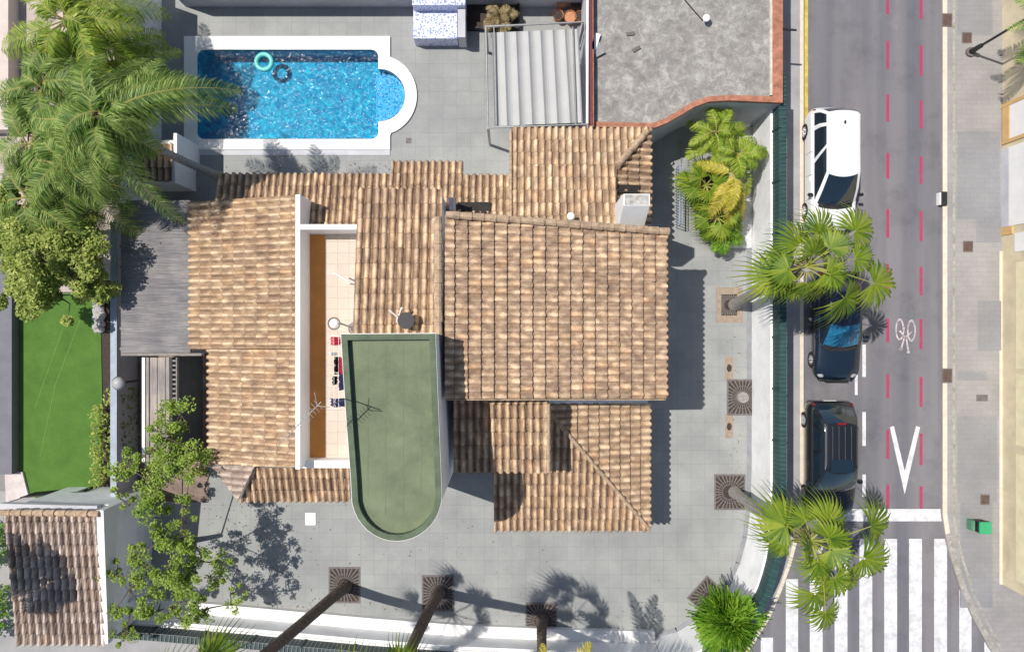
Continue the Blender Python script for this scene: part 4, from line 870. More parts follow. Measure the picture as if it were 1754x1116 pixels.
# ============================================================ EAST GARDEN
t = thing('raised_planter', 'white gravel planting bed in the corner between the garage and the street wall', 'planter', P(1265, 300))
mb = MB(); mb.prism([P(1232, 205), P(1287, 205), P(1287, 425), P(1240, 425)], .002, .06); mb.build('gravel', 'gravel', t)
mb = MB(); mb.prism([P(1190, 280), P(1290, 280), P(1287, 400), P(1190, 392)], .001, .05); mb.build('soil', 'soil', t)
mb = MB(); mb.rect(1236, 206, 1286, 214, .4, 0); mb.build('edge_wall', 'whiteclean', t)
t = thing('hand_rail', 'blue grey railing with thin uprights beside the golden palms', 'railing', P(1165, 330))
mb = MB(); mb.tube([P(1165, 280, .9), P(1164, 384, .9)], .03, 6); mb.tube([P(1169, 280, .9), P(1169, 384, .9)], .02, 6); mb.build('rail', plain('blue_grey_paint', (.3, .35, .45), .5), t)
mb = MB()
for k in range(22): c = P(1166.5, 281 + k * 4.9, .9); mb.box((c.x, c.y, .45), (.03, .02, .9))
mb.build('uprights', plain('blue_grey_paint', (.3, .35, .45), .5), t)
t = thing('bar_gate', 'row of slim parallel dark bars on the patio below the garage', 'grille', P(1183, 258))
for x in (1166, 1178, 1189, 1201): MB().tube([P(x, 240, .05), P(x + 1, 284, .05)], .028, 6).build('bar', 'steel', t)
# ============================================================ STREET FURNITURE
t = thing('street_lamp', 'tall black street lamp standing on the right pavement near the top', 'street lamp', P(1661, 90)); c = P(1661, 90)
MB().tube([c, c + Vector((0, 0, .7)), c + Vector((0, 0, .75)), c + Vector((0, 0, 5.2))], [.11, .09, .05, .04], 10).build('pole', 'black', t); MB().disc(c, .19, .1, 14).build('base', 'iron', t)
MB().ball(c + Vector((0, 0, 5.3)), .22, 12, 8).build('lantern', 'black', t)
tag(MB().tube([P(1338, 50, 2.3), P(1364, 52, 2.3)], .04, 8).build('wall_bracket', 'black', origin=P(1350, 51, 2.3)), 'short dark bracket arm sticking out from the garage over the left pavement', 'bracket')
t = thing('kerb_box', 'small black and white box at the edge of the right kerb', 'box', P(1613, 340)); c = P(1613, 341)
MB().box(c + Vector((.02, 0, .05)), (.2, .55, .24)).build('body', 'black', t); MB().box(c + Vector((-.12, 0, .0)), (.06, .5, .22)).build('panel', 'whiteclean', t)
t = thing('waste_bin', 'small green bin standing on the right pavement near the zebra crossing', 'bin', P(1670, 896))
c = P(1668, 897); MB().box(c + Vector((.08, 0, .25)), (.44, .44, .46)).build('body', 'black', t, bevel=.03); MB().box(c + Vector((.12, -.01, .50)), (.48, .48, .08)).build('lid', 'plastic_green', t, bevel=.02); MB().box(c + Vector((-.24, .03, .18)), (.14, .42, .34)).build('side_bucket', plain('dull_green', (.10, .26, .16), .6), t, bevel=.02)
t = thing('guard_post', 'thin dark post against the cream wall at the lower right edge', 'post', P(1730, 981)); c = P(1726, 979); MB().tube([c, c + Vector((0, 0, 1.3))], .03, 8).build('post', 'black', t); MB().disc(c, .09, .03).build('base', 'black', t)
# right-hand building
bl = thing('yellow_building', 'cream yellow rendered building along the right edge of the street', 'building', P(1740, 500))
bx = P(1717, 0).x
def yv(py, z=.6): return P(877, py, z).y
mb = MB(); mb.prism([Vector((bx, yv(-90), 0)), Vector((bx, yv(1010), 0)), Vector((bx + 9, yv(1010), 0)), Vector((bx + 9, yv(-90), 0))], 0, 6.0); mb.build('wall', 'cream', bl)
def panel(y0, y1, z0, z1, mat, name, th=.03):
    a, b = yv(y0), yv(y1); return MB().box((bx - th / 2 + .001, (a + b) / 2, (z0 + z1) / 2), (th, abs(a - b), z1 - z0)).build(name, mat, bl)
panel(178, 236, .45, 2.4, 'whiteclean', 'shutter'); panel(250, 386, .42, 2.6, 'whiteclean', 'shutter'); panel(400, 432, .7, 2.2, 'whiteclean', 'shutter')
panel(172, 178, .0, 2.45, 'ochre', 'jamb', .06); panel(236, 242, 0, 2.45, 'ochre', 'jamb', .06); panel(178.3, 235.7, .05, .43, 'ochre', 'sill', .05); panel(386.5, 400, 0, .6, 'ochre', 'jamb', .05)
panel(250, 386, .0, .4, 'greyrender', 'plinth', .04)
for a, b in ((450, 630), (640, 760), (775, 990)): panel(a, b, .75, 2.6, plain('pale_cream_panel', (.76, .68, .45), .8, .1, 2), 'recess_panel', .02)
ground_patch(1712, 430, 1722, 1000, 'pavement_edge', 'kerb', .003)
# ============================================================ CARS (front towards -y)
def make_car(name, label, loc, L, W, Hh, paintm, hood, cowl_y, roof_f, roof_r, tail_y, belt=.95, bulk=1.0, kind='hatch'):
    t = thing(name, label, 'car', (0, 0, 0)); ORG[t.name] = Vector((0, 0, 0))
    hw = W / 2; y0, y1 = -L / 2, L / 2
    # body shell: stations front->rear with (y, halfwidth, deck height, low height)
    st = []
    n = 26
    for i in range(n + 1):
        f = i / n; y = y0 + L * f
        ef = max(0, (y0 + .55 - y) / .55); er = max(0, (y - (y1 - .40)) / .40)
        w_ = hw * (1 - .30 * ef ** 2.2 - .17 * er ** 2.4)
        if y < cowl_y: k = (y - y0) / (cowl_y - y0); dz = hood[0] + (hood[1] - hood[0]) * k ** .6
        else: dz = belt
        if y > tail_y: dz = belt - .05 * ((y - tail_y) / max(.01, y1 - tail_y))
        dz -= .14 * ef ** 3 + .12 * er ** 3
        st.append((y, w_, dz))
    mb = MB(); rings = []
    for y, w_, dz in st:
        r_ = [(w_ * .90, .22), (w_ * .985, .32), (w_, .55), (w_ * .985, dz - .16), (w_ * .94, dz - .04), (w_ * .84, dz), (w_ * .5, dz + .035), (w_ * .2, dz + .045)]
        rings.append([mb.vert((x, y, z)) for x, z in r_] + [mb.vert((-x, y, z)) for x, z in r_[::-1]])
    for a, b in zip(rings, rings[1:]):
        m_ = len(a)
        for k in range(m_ - 1): mb.f.append([a[k], b[k], b[k + 1], a[k + 1]])
        mb.f.append([a[-1], b[-1], b[0], a[0]])
    mb.f.append(rings[0]); mb.f.append(rings[-1][::-1])
    mb.build('body', paintm, t, smooth=True)
    dzf = lambda y: hood[0] + (hood[1] - hood[0]) * max(0, (y - y0) / (cowl_y - y0)) ** .6 - .14 * max(0, (y0 + .55 - y) / .55) ** 3
    for sx in (-1, 1):
        MB().tube([(sx * hw * (.50 + .2 * q / 6), y, dzf(y) + .034 - .03 * q / 6) for q, y in [(q, y0 + .16 + (cowl_y - .2 - y0 - .16) * q / 6) for q in range(7)]], .009, 4).build('bonnet_seam', 'black', t)
        for yy in (cowl_y + .15, cowl_y + 1.1, cowl_y + 2.0): MB().tube([(sx * hw * .99, yy, .4), (sx * (hw + .001), yy, .62), (sx * hw * .987, yy, belt - .14), (sx * hw * .93, yy, belt - .03)], .007, 4).build('door_seam', 'black', t)
        MB().box((sx * hw * 1.0, cowl_y + .95, belt - .2), (.03, .16, .03)).build('door_handle', paintm, t)
    # cabin rings
    zs = [belt + .0, belt + (Hh - belt) * .5, Hh - .05, Hh]
    cf = [cowl_y, (cowl_y + roof_f) / 2 - .05, roof_f, roof_f + .1]; cr = [tail_y, (tail_y + roof_r) / 2 + .05, roof_r, roof_r - .08]
    cw = [hw * .90, hw * .83, hw * .72, hw * .66]
    def ringpts(k):
        yf, yr, w_ = cf[k], cr[k], cw[k]; pts = []; tg = []
        for i in range(9):
            x = -w_ * .86 + i * w_ * 1.72 / 8; pts.append((x, yf - .16 * (1 - (x / w_) ** 2) * bulk, zs[k])); tg.append('F' if i < 8 else 'P')
        L_ = yr - yf; fr = [0.02, .10, .42, .47, .78, .83, .97]
        sf = ['S', 'S', 'P', 'S', 'P', 'S' if kind != 'hatch' else 'P', 'P']
        for q, s_ in zip(fr, sf): pts.append((w_, yf + L_ * q, zs[k])); tg.append(s_)
        for i in range(9):
            x = w_ * .86 - i * w_ * 1.72 / 8; pts.append((x, yr + .09 * (1 - (x / w_) ** 2), zs[k])); tg.append('R' if i < 8 else 'P')
        fr2 = fr[::-1]; sf2 = ['P' if kind == 'hatch' else 'S', 'P', 'S', 'P', 'S', 'S', 'P']; sf2 = [sf[5], sf[4], sf[3], sf[2], sf[1], sf[0], 'P']
        for q, s_ in zip(fr2, sf2): pts.append((-w_, yf + L_ * q, zs[k])); tg.append(s_)
        return pts, tg
    parts = {k: MB() for k in ('F', 'R', 'S', 'L', 'P')}
    R0 = [ringpts(k) for k in range(4)]
    for k in range(3):
        A, tg = R0[k]; B, _ = R0[k + 1]; m_ = len(A)
        for i in range(m_):
            j = (i + 1) % m_; s_ = tg[i] if k < 2 else 'P'; s_ = 'L' if s_ == 'S' and A[i][0] < 0 else s_
            parts[s_].face([A[i], A[j], B[j], B[i]])
    top = R0[3][0]; m_ = len(top)
    # crowned roof panel
    cx = sum(p[1] for p in top) / m_; prev = [Vector(p) for p in top]
    for s_ in (.85, .5, .2):
        cur = [Vector((p[0] * s_, cx + (p[1] - cx) * s_, Hh + .045 * (1 - s_ ** 2))) for p in top]
        for i in range(m_): parts['P'].face([prev[i], prev[(i + 1) % m_], cur[(i + 1) % m_], cur[i]])
        prev = cur
    parts['P'].face(prev)
    def rd(mb_):  # merge doubles for smooth shading
        return mb_
    for key, nm, mt in (('P', 'roof', paintm), ('F', 'windscreen', 'glass'), ('R', 'rear_window', 'glass'), ('S', 'side_windows', 'glass'), ('L', 'side_windows', 'glass')):
        o = parts[key].build(nm, mt, t); bm = bmesh.new(); bm.from_mesh(o.data); bmesh.ops.remove_doubles(bm, verts=bm.verts, dist=.002); bmesh.ops.recalc_face_normals(bm, faces=bm.faces[:]); bm.to_mesh(o.data); bm.free()
        o.data.polygons.foreach_set('use_smooth', [True] * len(o.data.polygons))
    # cowl strip / wipers
    mb = MB()
    for i in range(8):
        xs = [-hw * .74 + j * hw * 1.48 / 8 for j in (i, i + 1)]
        mb.face([(xs[0], cowl_y - .19 * (1 - (xs[0] / hw) ** 2) - .1, belt + .02), (xs[1], cowl_y - .19 * (1 - (xs[1] / hw) ** 2) - .1, belt + .02), (xs[1], cowl_y + .1, belt + .05), (xs[0], cowl_y + .1, belt + .05)])
    mb.build('cowl', 'black', t)
    for x0 in (-.45, .12): MB().tube([(x0, cowl_y - .16, belt + .06), (x0 + .5, cowl_y - .02, belt + .14)], .012, 4).build('wiper', 'black', t)
    for sx in (-1, 1):
        MB().box((sx * (hw + .09), cowl_y + .28, belt + .06), (.2, .12, .14), 0).build('mirror', 'black' if kind == 'van' else paintm, t, bevel=.03)
        MB().ball((sx * hw * .70, y0 + .27, .60), .16, 12, 7, .6).build('headlight', 'lamp', t, smooth=True)
        MB().box((sx * hw * .82, y1 - .12, .80), (.10, .12, .30)).build('taillight', 'binred', t, bevel=.03)
        for wy in (y0 + .82, y1 - .80):
            c = Vector((sx * (hw - .10), wy, .32)); mb = MB(); mb.tube([c - Vector((sx * .11, 0, 0)), c + Vector((sx * .105, 0, 0))], .32, 22); w_ = mb.build('wheel', 'rubber', t)
            mb = MB(); mb.tube([c + Vector((sx * .10, 0, 0)), c + Vector((sx * .118, 0, 0))], .2, 16)
            for q in range(5): a = q * 2 * math.pi / 5; mb.box(c + Vector((sx * .12, math.cos(a) * .1, math.sin(a) * .1)), (.02, .05, .05))
            mb.build('rim', 'alloy', w_)
    mb = MB(); mb.tube([(-hw * .80, y0 + .19, .42), (-hw * .4, y0 - .015, .42), (hw * .4, y0 - .015, .42), (hw * .80, y0 + .19, .42)], .05, 6); mb.build('bumper', 'black', t)
    MB().box((0, y0 - .01, .6), (.9, .05, .12)).build('grille', 'black', t)
    MB().box((0, y1 + .0, .62), (.5, .03, .11)).build('number_plate', 'whiteclean', t)
    t.location = loc
    return t
# white van-like car
def carloc(px_plan, ytop_plan, ybot_plan): return Vector((px_plan / S, -(ytop_plan + ybot_plan) / 2 / S, ZR + .005))
cw_ = make_car('parked_car', 'white high roofed car parked at the kerb nearest the top, bonnet under the palm', carloc(535, -364, -160), 4.8, 1.8, 1.78, 'p_white', (.82, 1.02), -1.35, -.35, 1.95, 2.25, belt=1.02, kind='van')
MB().box((0, 1.55, 1.86), (.05, .1, .08)).build('roof_aerial', 'black', cw_)
cb = make_car('parked_car', 'dark blue car with bright blue reflecting windscreen half hidden beneath the palm', carloc(546, -92, 92), 4.35, 1.78, 1.42, 'p_blue', (.62, .88), -.72, .15, 1.25, 1.75, belt=.90)
ws = [o for o in bpy.data.objects if o.parent == cb and o.name.startswith('windscreen')][0]; ws.data.materials[0] = plain('blue_reflection_glass', (.015, .15, .28), .3, .25, 5, coat=1.0); ws['label'] = 'windscreen with bright blue sky reflection in its colour'  # reflected sky blue put into the windscreen's base colour
cs = make_car('parked_car', 'black car with ribbed roof, roof rails and glass sunroof parked lowest in the row', carloc(534, 125, 318), 4.55, 1.82, 1.62, 'p_black', (.78, 1.0), -1.15, -.30, 1.45, 2.05, belt=.98, kind='suv')
mb = MB()
for x in (-.36, -.12, .12, .36): mb.box((x, .75, 1.662), (.022, 1.3, .014))
mb.build('roof_ribs', plain('dark_rib', (.07, .08, .09), .4), cs)
MB().box((0, -.12, 1.664), (.86, .5, .015)).build('sunroof', 'glass', cs)
for sx in (-1, 1): MB().tube([(sx * .63, -.25, 1.62), (sx * .63, -.1, 1.69), (sx * .63, 1.35, 1.69), (sx * .63, 1.48, 1.6)], .022, 6).build('roof_rail', 'p_grey', cs)
MB().box((0, 1.50, 1.63), (.34, .07, .04)).build('brake_light', 'binred', cs)
# ============================================================ VEGETATION
def bez(p, q, r, n): return [p * (1 - i / n) ** 2 + q * 2 * (i / n) * (1 - i / n) + r * (i / n) ** 2 for i in range(n + 1)]
def fan_leaf(mb, stem, hub, az, el, pet, rad, rr, N_=22):
    d = Vector((math.cos(az) * math.cos(el), math.sin(az) * math.cos(el), math.sin(el))); side = Vector((-math.sin(az), math.cos(az), 0)); 
    c = hub + d * pet + Vector((0, 0, -.12 * pet * pet)); stem.tube([hub, hub + d * pet * .5 + Vector((0, 0, .02)), c], [.028, .02, .014], 4, False)
    dd = (d + Vector((0, 0, -.35 - rr.random() * .35))).normalized(); sd = (side + Vector((0, 0, rr.uniform(-.35, .35)))).normalized(); up = dd.cross(sd)
    spread = math.radians(rr.uniform(95, 135))
    for i in range(N_):
        a = -spread + 2 * spread * i / (N_ - 1); a += rr.uniform(-.02, .02); R_ = rad * (1 - .25 * abs(a / spread) ** 2) * rr.uniform(.9, 1.05)
        v = dd * math.cos(a) + sd * math.sin(a); n_ = -dd * math.sin(a) + sd * math.cos(a); da = 2 * spread / (N_ - 1); pl_ = .02 * (1 if i % 2 else -1)
        fold = -.16 * abs(math.sin(a)) 
        pts = []
        for (f, wd, dr) in ((.04, .03, 0), (.35, math.tan(da / 2) * .35 * 1.02, .0), (.64, math.tan(da / 2) * .55, .05), (.86, .018, .24), (1.1, .004, .55 + rr.random() * .35)):
            p = c + v * (R_ * f) + up * (pl_ * f) + Vector((0, 0, (fold * f - dr * f) * R_)); pts.append((p - n_ * wd * R_, p + n_ * wd * R_))
        ids = [(mb.vert(a_), mb.vert(b_)) for a_, b_ in pts]
        for (a0, b0), (a1, b1) in zip(ids, ids[1:]): mb.f.append([a0, b0, b1, a1])
def pinnate(mb, stem, hub, az, el, L, droop, ll, rr, n=42, lw=.028, curl=0.0, lift=.25):
    d = Vector((math.cos(az) * math.cos(el), math.sin(az) * math.cos(el), math.sin(el))); hz = Vector((math.cos(az + curl), math.sin(az + curl), 0))
    q = hub + d * L * .55; e = hub + d * L * .5 + hz * L * .48 + Vector((0, 0, -droop * L)); pts = bez(hub, q, e, 14); stem.tube(pts, [.03 - .024 * i / 14 for i in range(15)], 4, False)
    for i in range(n):
        f = .16 + .84 * i / (n - 1); k = f * 14; i0 = min(13, int(k)); p = pts[i0].lerp(pts[i0 + 1], k - i0); tg_ = (pts[i0 + 1] - pts[i0]).normalized(); s_ = tg_.cross(Vector((0, 0, 1))).normalized(); up = s_.cross(tg_)
        l_ = ll * (math.sin(math.pi * min(1, f * .85 + .15)) ** .6 * .85 + .15) * rr.uniform(.85, 1.1)
        for sg in (-1, 1):
            v = (s_ * sg + tg_ * rr.uniform(.45, .85) + up * rr.uniform(-.1, lift)).normalized(); a_ = p; b_ = p + v * l_ * .55; c_ = p + v * l_ + Vector((0, 0, -l_ * rr.uniform(.25, .6))); w_ = tg_ * lw
            ids = [mb.vert(x) for x in (a_ - w_ * .5, a_ + w_ * .5, b_ + w_, b_ - w_, c_ + w_ * .15, c_ - w_ * .15)]; mb.f.append(ids[:4]); mb.f.append([ids[3], ids[2], ids[4], ids[5]])
def trunk_mesh(base, top, r0, r1, bend=0.0, rings=True):
    mb = MB(); L = (top - base).length; n = max(10, int(L / .14)); side = Vector((-(top - base).y, (top - base).x, 0)); side = side.normalized() if side.length > .01 else Vector((1, 0, 0)); pts = []; rr_ = []
    for i in range(n + 1):
        f = i / n; pts.append(base.lerp(top, f) + side * bend * math.sin(math.pi * f)); r = r0 + (r1 - r0) * f + (.35 * r0 * math.exp(-f * 22)); rr_.append(r * (1.05 if rings and i % 2 else .97))
    mb.tube(pts, rr_, 12); return mb
def fan_palm(label, base, crown, seed, nl=17, rad=.95, pet=1.15, r=.19, tmat='trunk', group=None):
    rr = random.Random(seed); t = thing('fan_palm', label, 'palm tree', base, group); trunk_mesh(base, crown, r * 1.1, r * .85, .12).build('trunk', tmat, t)
    lf = MB(); st = MB()
    for i in range(nl):
        az = i * 2.39996 + rr.uniform(-.2, .2); el = math.radians(65 - 85 * (i / nl) + rr.uniform(-8, 8)); fan_leaf(lf, st, crown, az, el, pet * rr.uniform(.8, 1.15), rad * rr.uniform(.85, 1.1), rr)
    c_ = lf.build('crown', 'fan', t); st.build('leaf_stalks', leafmat('stalk_green', (.2, .25, .04), (.3, .33, .06), (.4, .4, .1), .05), c_)
    sk = MB()
    for i in range(26):
        az = rr.uniform(0, 6.28); q = crown + Vector((math.cos(az) * .32, math.sin(az) * .32, -rr.uniform(.1, .7))); sk.tube([crown + Vector((math.cos(az) * .1, math.sin(az) * .1, -.05)), q], [.05, .015], 4)
    sk.build('dead_leaf_bases', 'dry', t)
    return t
def feather_palm(label, base, crown, seed, nl=16, L=3.2, droop=.42, ll=.55, mat='queen', r=.15, els=(70, -20), n=42, lw=.03, name='feather_palm', azs=None, tm='trunkgrey', group=None, short=None, extra=()):
    rr = random.Random(seed); t = thing(name, label, 'palm tree', base, group); trunk_mesh(base, crown, r * 1.15, r * .8, .1).build('trunk', tm, t); lf = MB(); st = MB()
    for i in range(nl):
        az = (azs[i % len(azs)] if azs else i * 2.39996) + rr.uniform(-.25, .25); el = math.radians(els[0] + (els[1] - els[0]) * (i / max(1, nl - 1)) + rr.uniform(-14, 14)); m_ = 1 if nl < 18 else 2
        Lk = L
        if short and short[0] < (math.degrees(az) + 180) % 360 - 180 < short[1]: Lk = L * short[2]
        pinnate(lf, st, crown + Vector((rr.uniform(-.1, .1), rr.uniform(-.1, .1), 0)) * m_, az + (m_ - 1) * rr.uniform(-.5, .5), el, Lk * rr.uniform(.8 if m_ == 1 else .55, 1.12), droop * rr.uniform(.6, 1.5), ll * rr.uniform(.85, 1.2), rr, n, lw, rr.uniform(-.4, .4) * m_)
    for az, e_, l_ in extra: pinnate(lf, st, crown, math.radians(az), math.radians(e_), l_, .48, ll, rr, n + 20, lw, -.2)
    c_ = lf.build('crown', mat, t); st.build('leaf_stalks', 'dry' if mat == 'dry' else leafmat('stalk_yellow', (.3, .3, .06), (.4, .36, .1), (.45, .4, .14), .05), c_); return t
def aimed_palm(label, base, hub_px, hz, targets, seed, tmat):
    rr = random.Random(seed); hub = P(*hub_px, hz); t = thing('fan_palm', label, 'palm tree', base); trunk_mesh(base, hub, .2, .17, .12).build('trunk', tmat, t); lf = MB(); st = MB()
    for x, y, dz, rad in targets:
        q = P(x, y, hz + dz); v = q - hub; az = math.atan2(v.y, v.x); L = v.length; pet = max(.35, L - rad * .35); fan_leaf(lf, st, hub, az, math.asin(max(-.9, min(.9, (dz + .12 * pet * pet) / max(L, .3)))), pet, rad, rr, 26)
    for i in range(6):
        az = i * 2.4; fan_leaf(lf, st, hub, az, math.radians(rr.uniform(-50, 70)), rr.uniform(.5, .9), rr.uniform(.55, .8), rr, 20)
    c_ = lf.build('crown', 'fan', t); st.build('leaf_stalks', leafmat('stalk_green', (.2, .25, .04), (.3, .33, .06), (.4, .4, .1), .05), c_); sk = MB()
    for i in range(40):
        az = rr.uniform(0, 6.28); q = hub + Vector((math.cos(az) * .34, math.sin(az) * .34, -rr.uniform(-.1, .7))); sk.tube([hub + Vector((math.cos(az) * .1, math.sin(az) * .1, -.05)), q], [.05, .015], 4)
    sk.build('dead_leaf_bases', 'dry', t); return t
aimed_palm('fan palm in the timber edged pit, crown over the road below the white car', P(1258, 522), (1382, 456), 7.2, [(1308, 476, -.2, 1.0), (1330, 440, -.1, .8), (1366, 400, .2, .95), (1412, 378, .5, .9), (1488, 380, .3, 1.0), (1522, 490, -.1, 1.05), (1462, 522, -.3, 1.0), (1436, 470, .5, .85), (1488, 440, .4, .8), (1400, 425, .9, .8), (1350, 500, -.5, .8), (1440, 410, .8, .85), (1405, 500, -.5, .7)], 11, 'trunkgrey')
aimed_palm('fan palm leaning from the iron grate over the zebra crossing', P(1258, 842), (1388, 925), 7.2, [(1328, 888, -.1, 1.1), (1328, 926, -.4, .85), (1432, 882, .4, .9), (1378, 880, .2, .6), (1520, 896, .2, 1.05), (1508, 966, .3, 1.1), (1445, 950, .8, .85), (1400, 1040, .1, 1.0), (1442, 1010, .3, .9), (1420, 1066, -.3, .85), (1462, 1000, -.2, .8), (1405, 985, .6, .8), (1440, 915, .9, .8)], 23, 'trunkgrey')
fan_palm('leftmost dark trunked palm below the house, crown out of the photograph', P(592, 1003), Vector((-341, -409, 11 * S)) / S, 31, 12, .75, 1.35)
fan_palm('middle dark trunked palm below the house, crown out of the photograph', P(752, 1013), Vector((-137, -414, 11 * S)) / S, 43, 12, .75, 1.3)
feather_palm('rightmost dark trunked palm below the house with yellowish leaf tips at the bottom edge', P(928, 1060), Vector((42, -497, 8 * S)) / S, 57, 14, 3.1, .35, .42, 'gold', .17, tm='trunk')
# left queen palms
Q = dict(mat='queen', ll=.62, n=90, lw=.015)
feather_palm('tall feathery palm leaning across the barbecue with fronds over the pool corner', P(378, 303), P(175, 200, 7.3), 3, 32, 3.1, .55, els=(70, -35), r=.14, short=(-88, 14, .42), extra=[(24, 22, 4.1), (17, 8, 3.6)], **Q)
feather_palm('bright feathery palm in the upper left corner', P(232, 175), P(118, 36, 4.5), 9, 26, 2.9, .5, els=(65, -30), r=.13, **{**Q, 'mat': 'yellowgreen'})
feather_palm('small feathery palm between the two tallest ones at the upper left', P(225, 130), P(190, 108, 3.2), 15, 16, 2.2, .5, els=(60, -30), r=.12, **{**Q, 'mat': 'yellowgreen'})
feather_palm('drooping feathery palm hanging over the pinkish yard at the left edge', P(185, 290), P(55, 245, 4.8), 16, 18, 2.3, .6, els=(60, -35), r=.12, **Q)
feather_palm('loose feathery palm hanging in front of the dense tree at the far left', P(150, 400), P(48, 335, 4.6), 17, 16, 2.1, .65, els=(50, -40), r=.12, **Q)
feather_palm('greyish drooping feathery palm above the dense tree at the left', P(215, 350), P(120, 285, 5.0), 14, 26, 2.7, .6, els=(60, -35), r=.13, short=(-60, 70, .75), **Q)
feather_palm('feathery palm at the far left beside the pinkish terrace', P(190, 230), P(78, 150, 4.8), 77, 18, 2.3, .55, els=(60, -30), r=.12, **Q)
feather_palm('palm beyond the left edge shading the pavilion roof', P(-60, 960), Vector((-772, -363, 6 * S)) / S, 88, 13, 1.7, .4, .5, 'queen', .13, (60, -20), 50, .03)
feather_palm('palm against the yellow building in the upper right corner', P(1790, 60), P(1815, 40, 3.5), 29, 14, 1.9, .4, .4, 'queen', .12, (60, -20), 40, .02)
# east garden palms
feather_palm('bright feathery palm closest to the garage wall', P(1222, 236), P(1222, 226, 1.9), 61, 13, 1.35, .35, .36, 'yellowgreen', .08, (80, 5), 46, .018)
feather_palm('yellow green feathery palm in the middle of the corner garden', P(1255, 285), P(1262, 265, 1.9), 62, 12, 1.5, .4, .36, 'yellowgreen', .08, (80, -5), 46, .018)
feather_palm('golden plumed palm hanging down over the corner garden', P(1240, 320), P(1252, 300, 2.2), 63, 9, 1.7, .5, .36, 'gold', .08, (60, -20), 56, .02, azs=[-1.45, -1.6, -1.9, -1.2, 2.4])
fan_palm('low green fan palm by the blue grey railing', P(1205, 325), P(1208, 318, 1.3), 64, 11, .75, .6, .09)
fan_palm('low green fan palm at the lower end of the corner garden', P(1225, 375), P(1228, 372, 1.2), 65, 9, .7, .55, .09)
feather_palm('small dark green feathery palm nearest the patio at the end of the corner garden', P(1238, 390), P(1238, 398, .9), 66, 10, 1.0, .3, .35, 'bush', .06, (70, 5), 26, .03)
feather_palm('dry brown palm tuft in the black planter', P(850, 30), P(852, 30, .6), 67, 14, .75, .2, .25, 'dry', .06, (75, 5), 18, .025, name='dry_plant')
# broadleaf trees
def leaf_cloud(mb, c, r, n, size, rr, sq=.75):
    for _ in range(n):
        v = Vector((rr.gauss(0, 1), rr.gauss(0, 1), rr.gauss(0, 1))).normalized() * (rr.random() ** .45); p = c + Vector((v.x * r, v.y * r, v.z * r * sq))
        a = Vector((rr.uniform(-1, 1), rr.uniform(-1, 1), rr.uniform(-.5, .5))).normalized(); b = a.cross(Vector((rr.uniform(-.6, .6), rr.uniform(-.6, .6), 1))).normalized(); s_ = size * rr.uniform(.6, 1.3)
        mb.face([p - a * s_, p + b * s_ * .5, p + a * s_, p - b * s_ * .5])
def tree(name, label, base, blobs, seed, mat, size, dens, trunk_r=.12, fork=None):
    rr = random.Random(seed); t = thing(name, label, 'tree', base); mb = MB(); fork = fork or base + Vector((0, 0, 1.6)); mb.tube([base, base.lerp(fork, .5) + Vector((.06, 0, 0)), fork], [trunk_r * 1.2, trunk_r, trunk_r * .85], 8)
    lf = MB(); done = [fork]
    for kb, (c, r) in enumerate(blobs):
        mid = fork.lerp(c, .5) + Vector((rr.uniform(-.2, .2), rr.uniform(-.2, .2), -.35))
        pc = min(done, key=lambda q_: (q_ - c).length); mb.tube([pc, pc.lerp(c, .5) + Vector((0, 0, -.06)), c], [.032, .022, .012], 5)
        done.append(c)
        n = int(dens * r * r)
        for q in range(max(2, int(r * 7))):
            v = Vector((rr.gauss(0, .5), rr.gauss(0, .5), rr.gauss(0, .35))); cc = c + v * r * 1.15; leaf_cloud(lf, cc, r * rr.uniform(.3, .75), max(8, n // max(2, int(r * 7))), size, rr); mb.tube([c, cc], [.018, .008], 4, False)
    mb.build('trunk', 'bark', t); lf.build('crown', mat, t); return t
rr = random.Random(99)
bl_ = []
for (x, y, z, r) in ((30, 400, 3.6, .8), (75, 385, 4.2, .9), (120, 400, 3.8, .8), (155, 430, 3.5, .75), (20, 460, 3.4, .8), (70, 450, 4.3, 1.0), (120, 470, 4.0, .9), (50, 495, 3.4, .7), (95, 505, 3.4, .75), (140, 505, 3.2, .6), (160, 470, 3.3, .5), (30, 355, 3.6, .7), (95, 360, 3.8, .7), (10, 420, 3.2, .7), (60, 420, 4.0, .9), (100, 430, 4.2, .9), (145, 455, 3.6, .7), (30, 480, 3.2, .7), (150, 395, 3.4, .6), (75, 480, 3.8, .8), (165, 495, 3.0, .45), (8, 380, 3.4, .6), (40, 430, 4.5, .5), (110, 395, 4.6, .5), (165, 375, 3.6, .5), (55, 520, 3.0, .4), (120, 520, 3.0, .4), (0, 505, 2.8, .4)): bl_.append((P(x, y, z), r))
tree('garden_tree', 'dense light green tree over the top end of the artificial lawn', P(120, 470), bl_, 4, 'olive', .068, 2500, .12, P(110, 460, 2.2))
bl_ = []
for (x, y, z, r) in ((310, 705, 3.2, .45), (290, 745, 3.5, .55), (330, 770, 3.4, .5), (262, 770, 3.6, .5), (215, 800, 3.6, .5), (250, 820, 3.9, .6), (300, 805, 3.9, .6), (200, 850, 3.3, .3), (265, 860, 4.2, .5), (310, 860, 3.7, .4), (322, 925, 3.7, .5), (285, 920, 4.2, .6), (345, 960, 3.4, .45), (225, 960, 3.8, .5), (270, 985, 4.2, .6), (315, 1000, 3.8, .5), (220, 1010, 3.6, .45), (245, 1045, 3.7, .5), (290, 1040, 3.5, .5), (200, 1040, 3.2, .4), (330, 1045, 3.0, .4), (215, 1085, 2.8, .35), (185, 985, 3.1, .3), (395, 1035, 2.6, .3), (375, 990, 3.0, .35)): bl_.append((P(x, y, z), r))
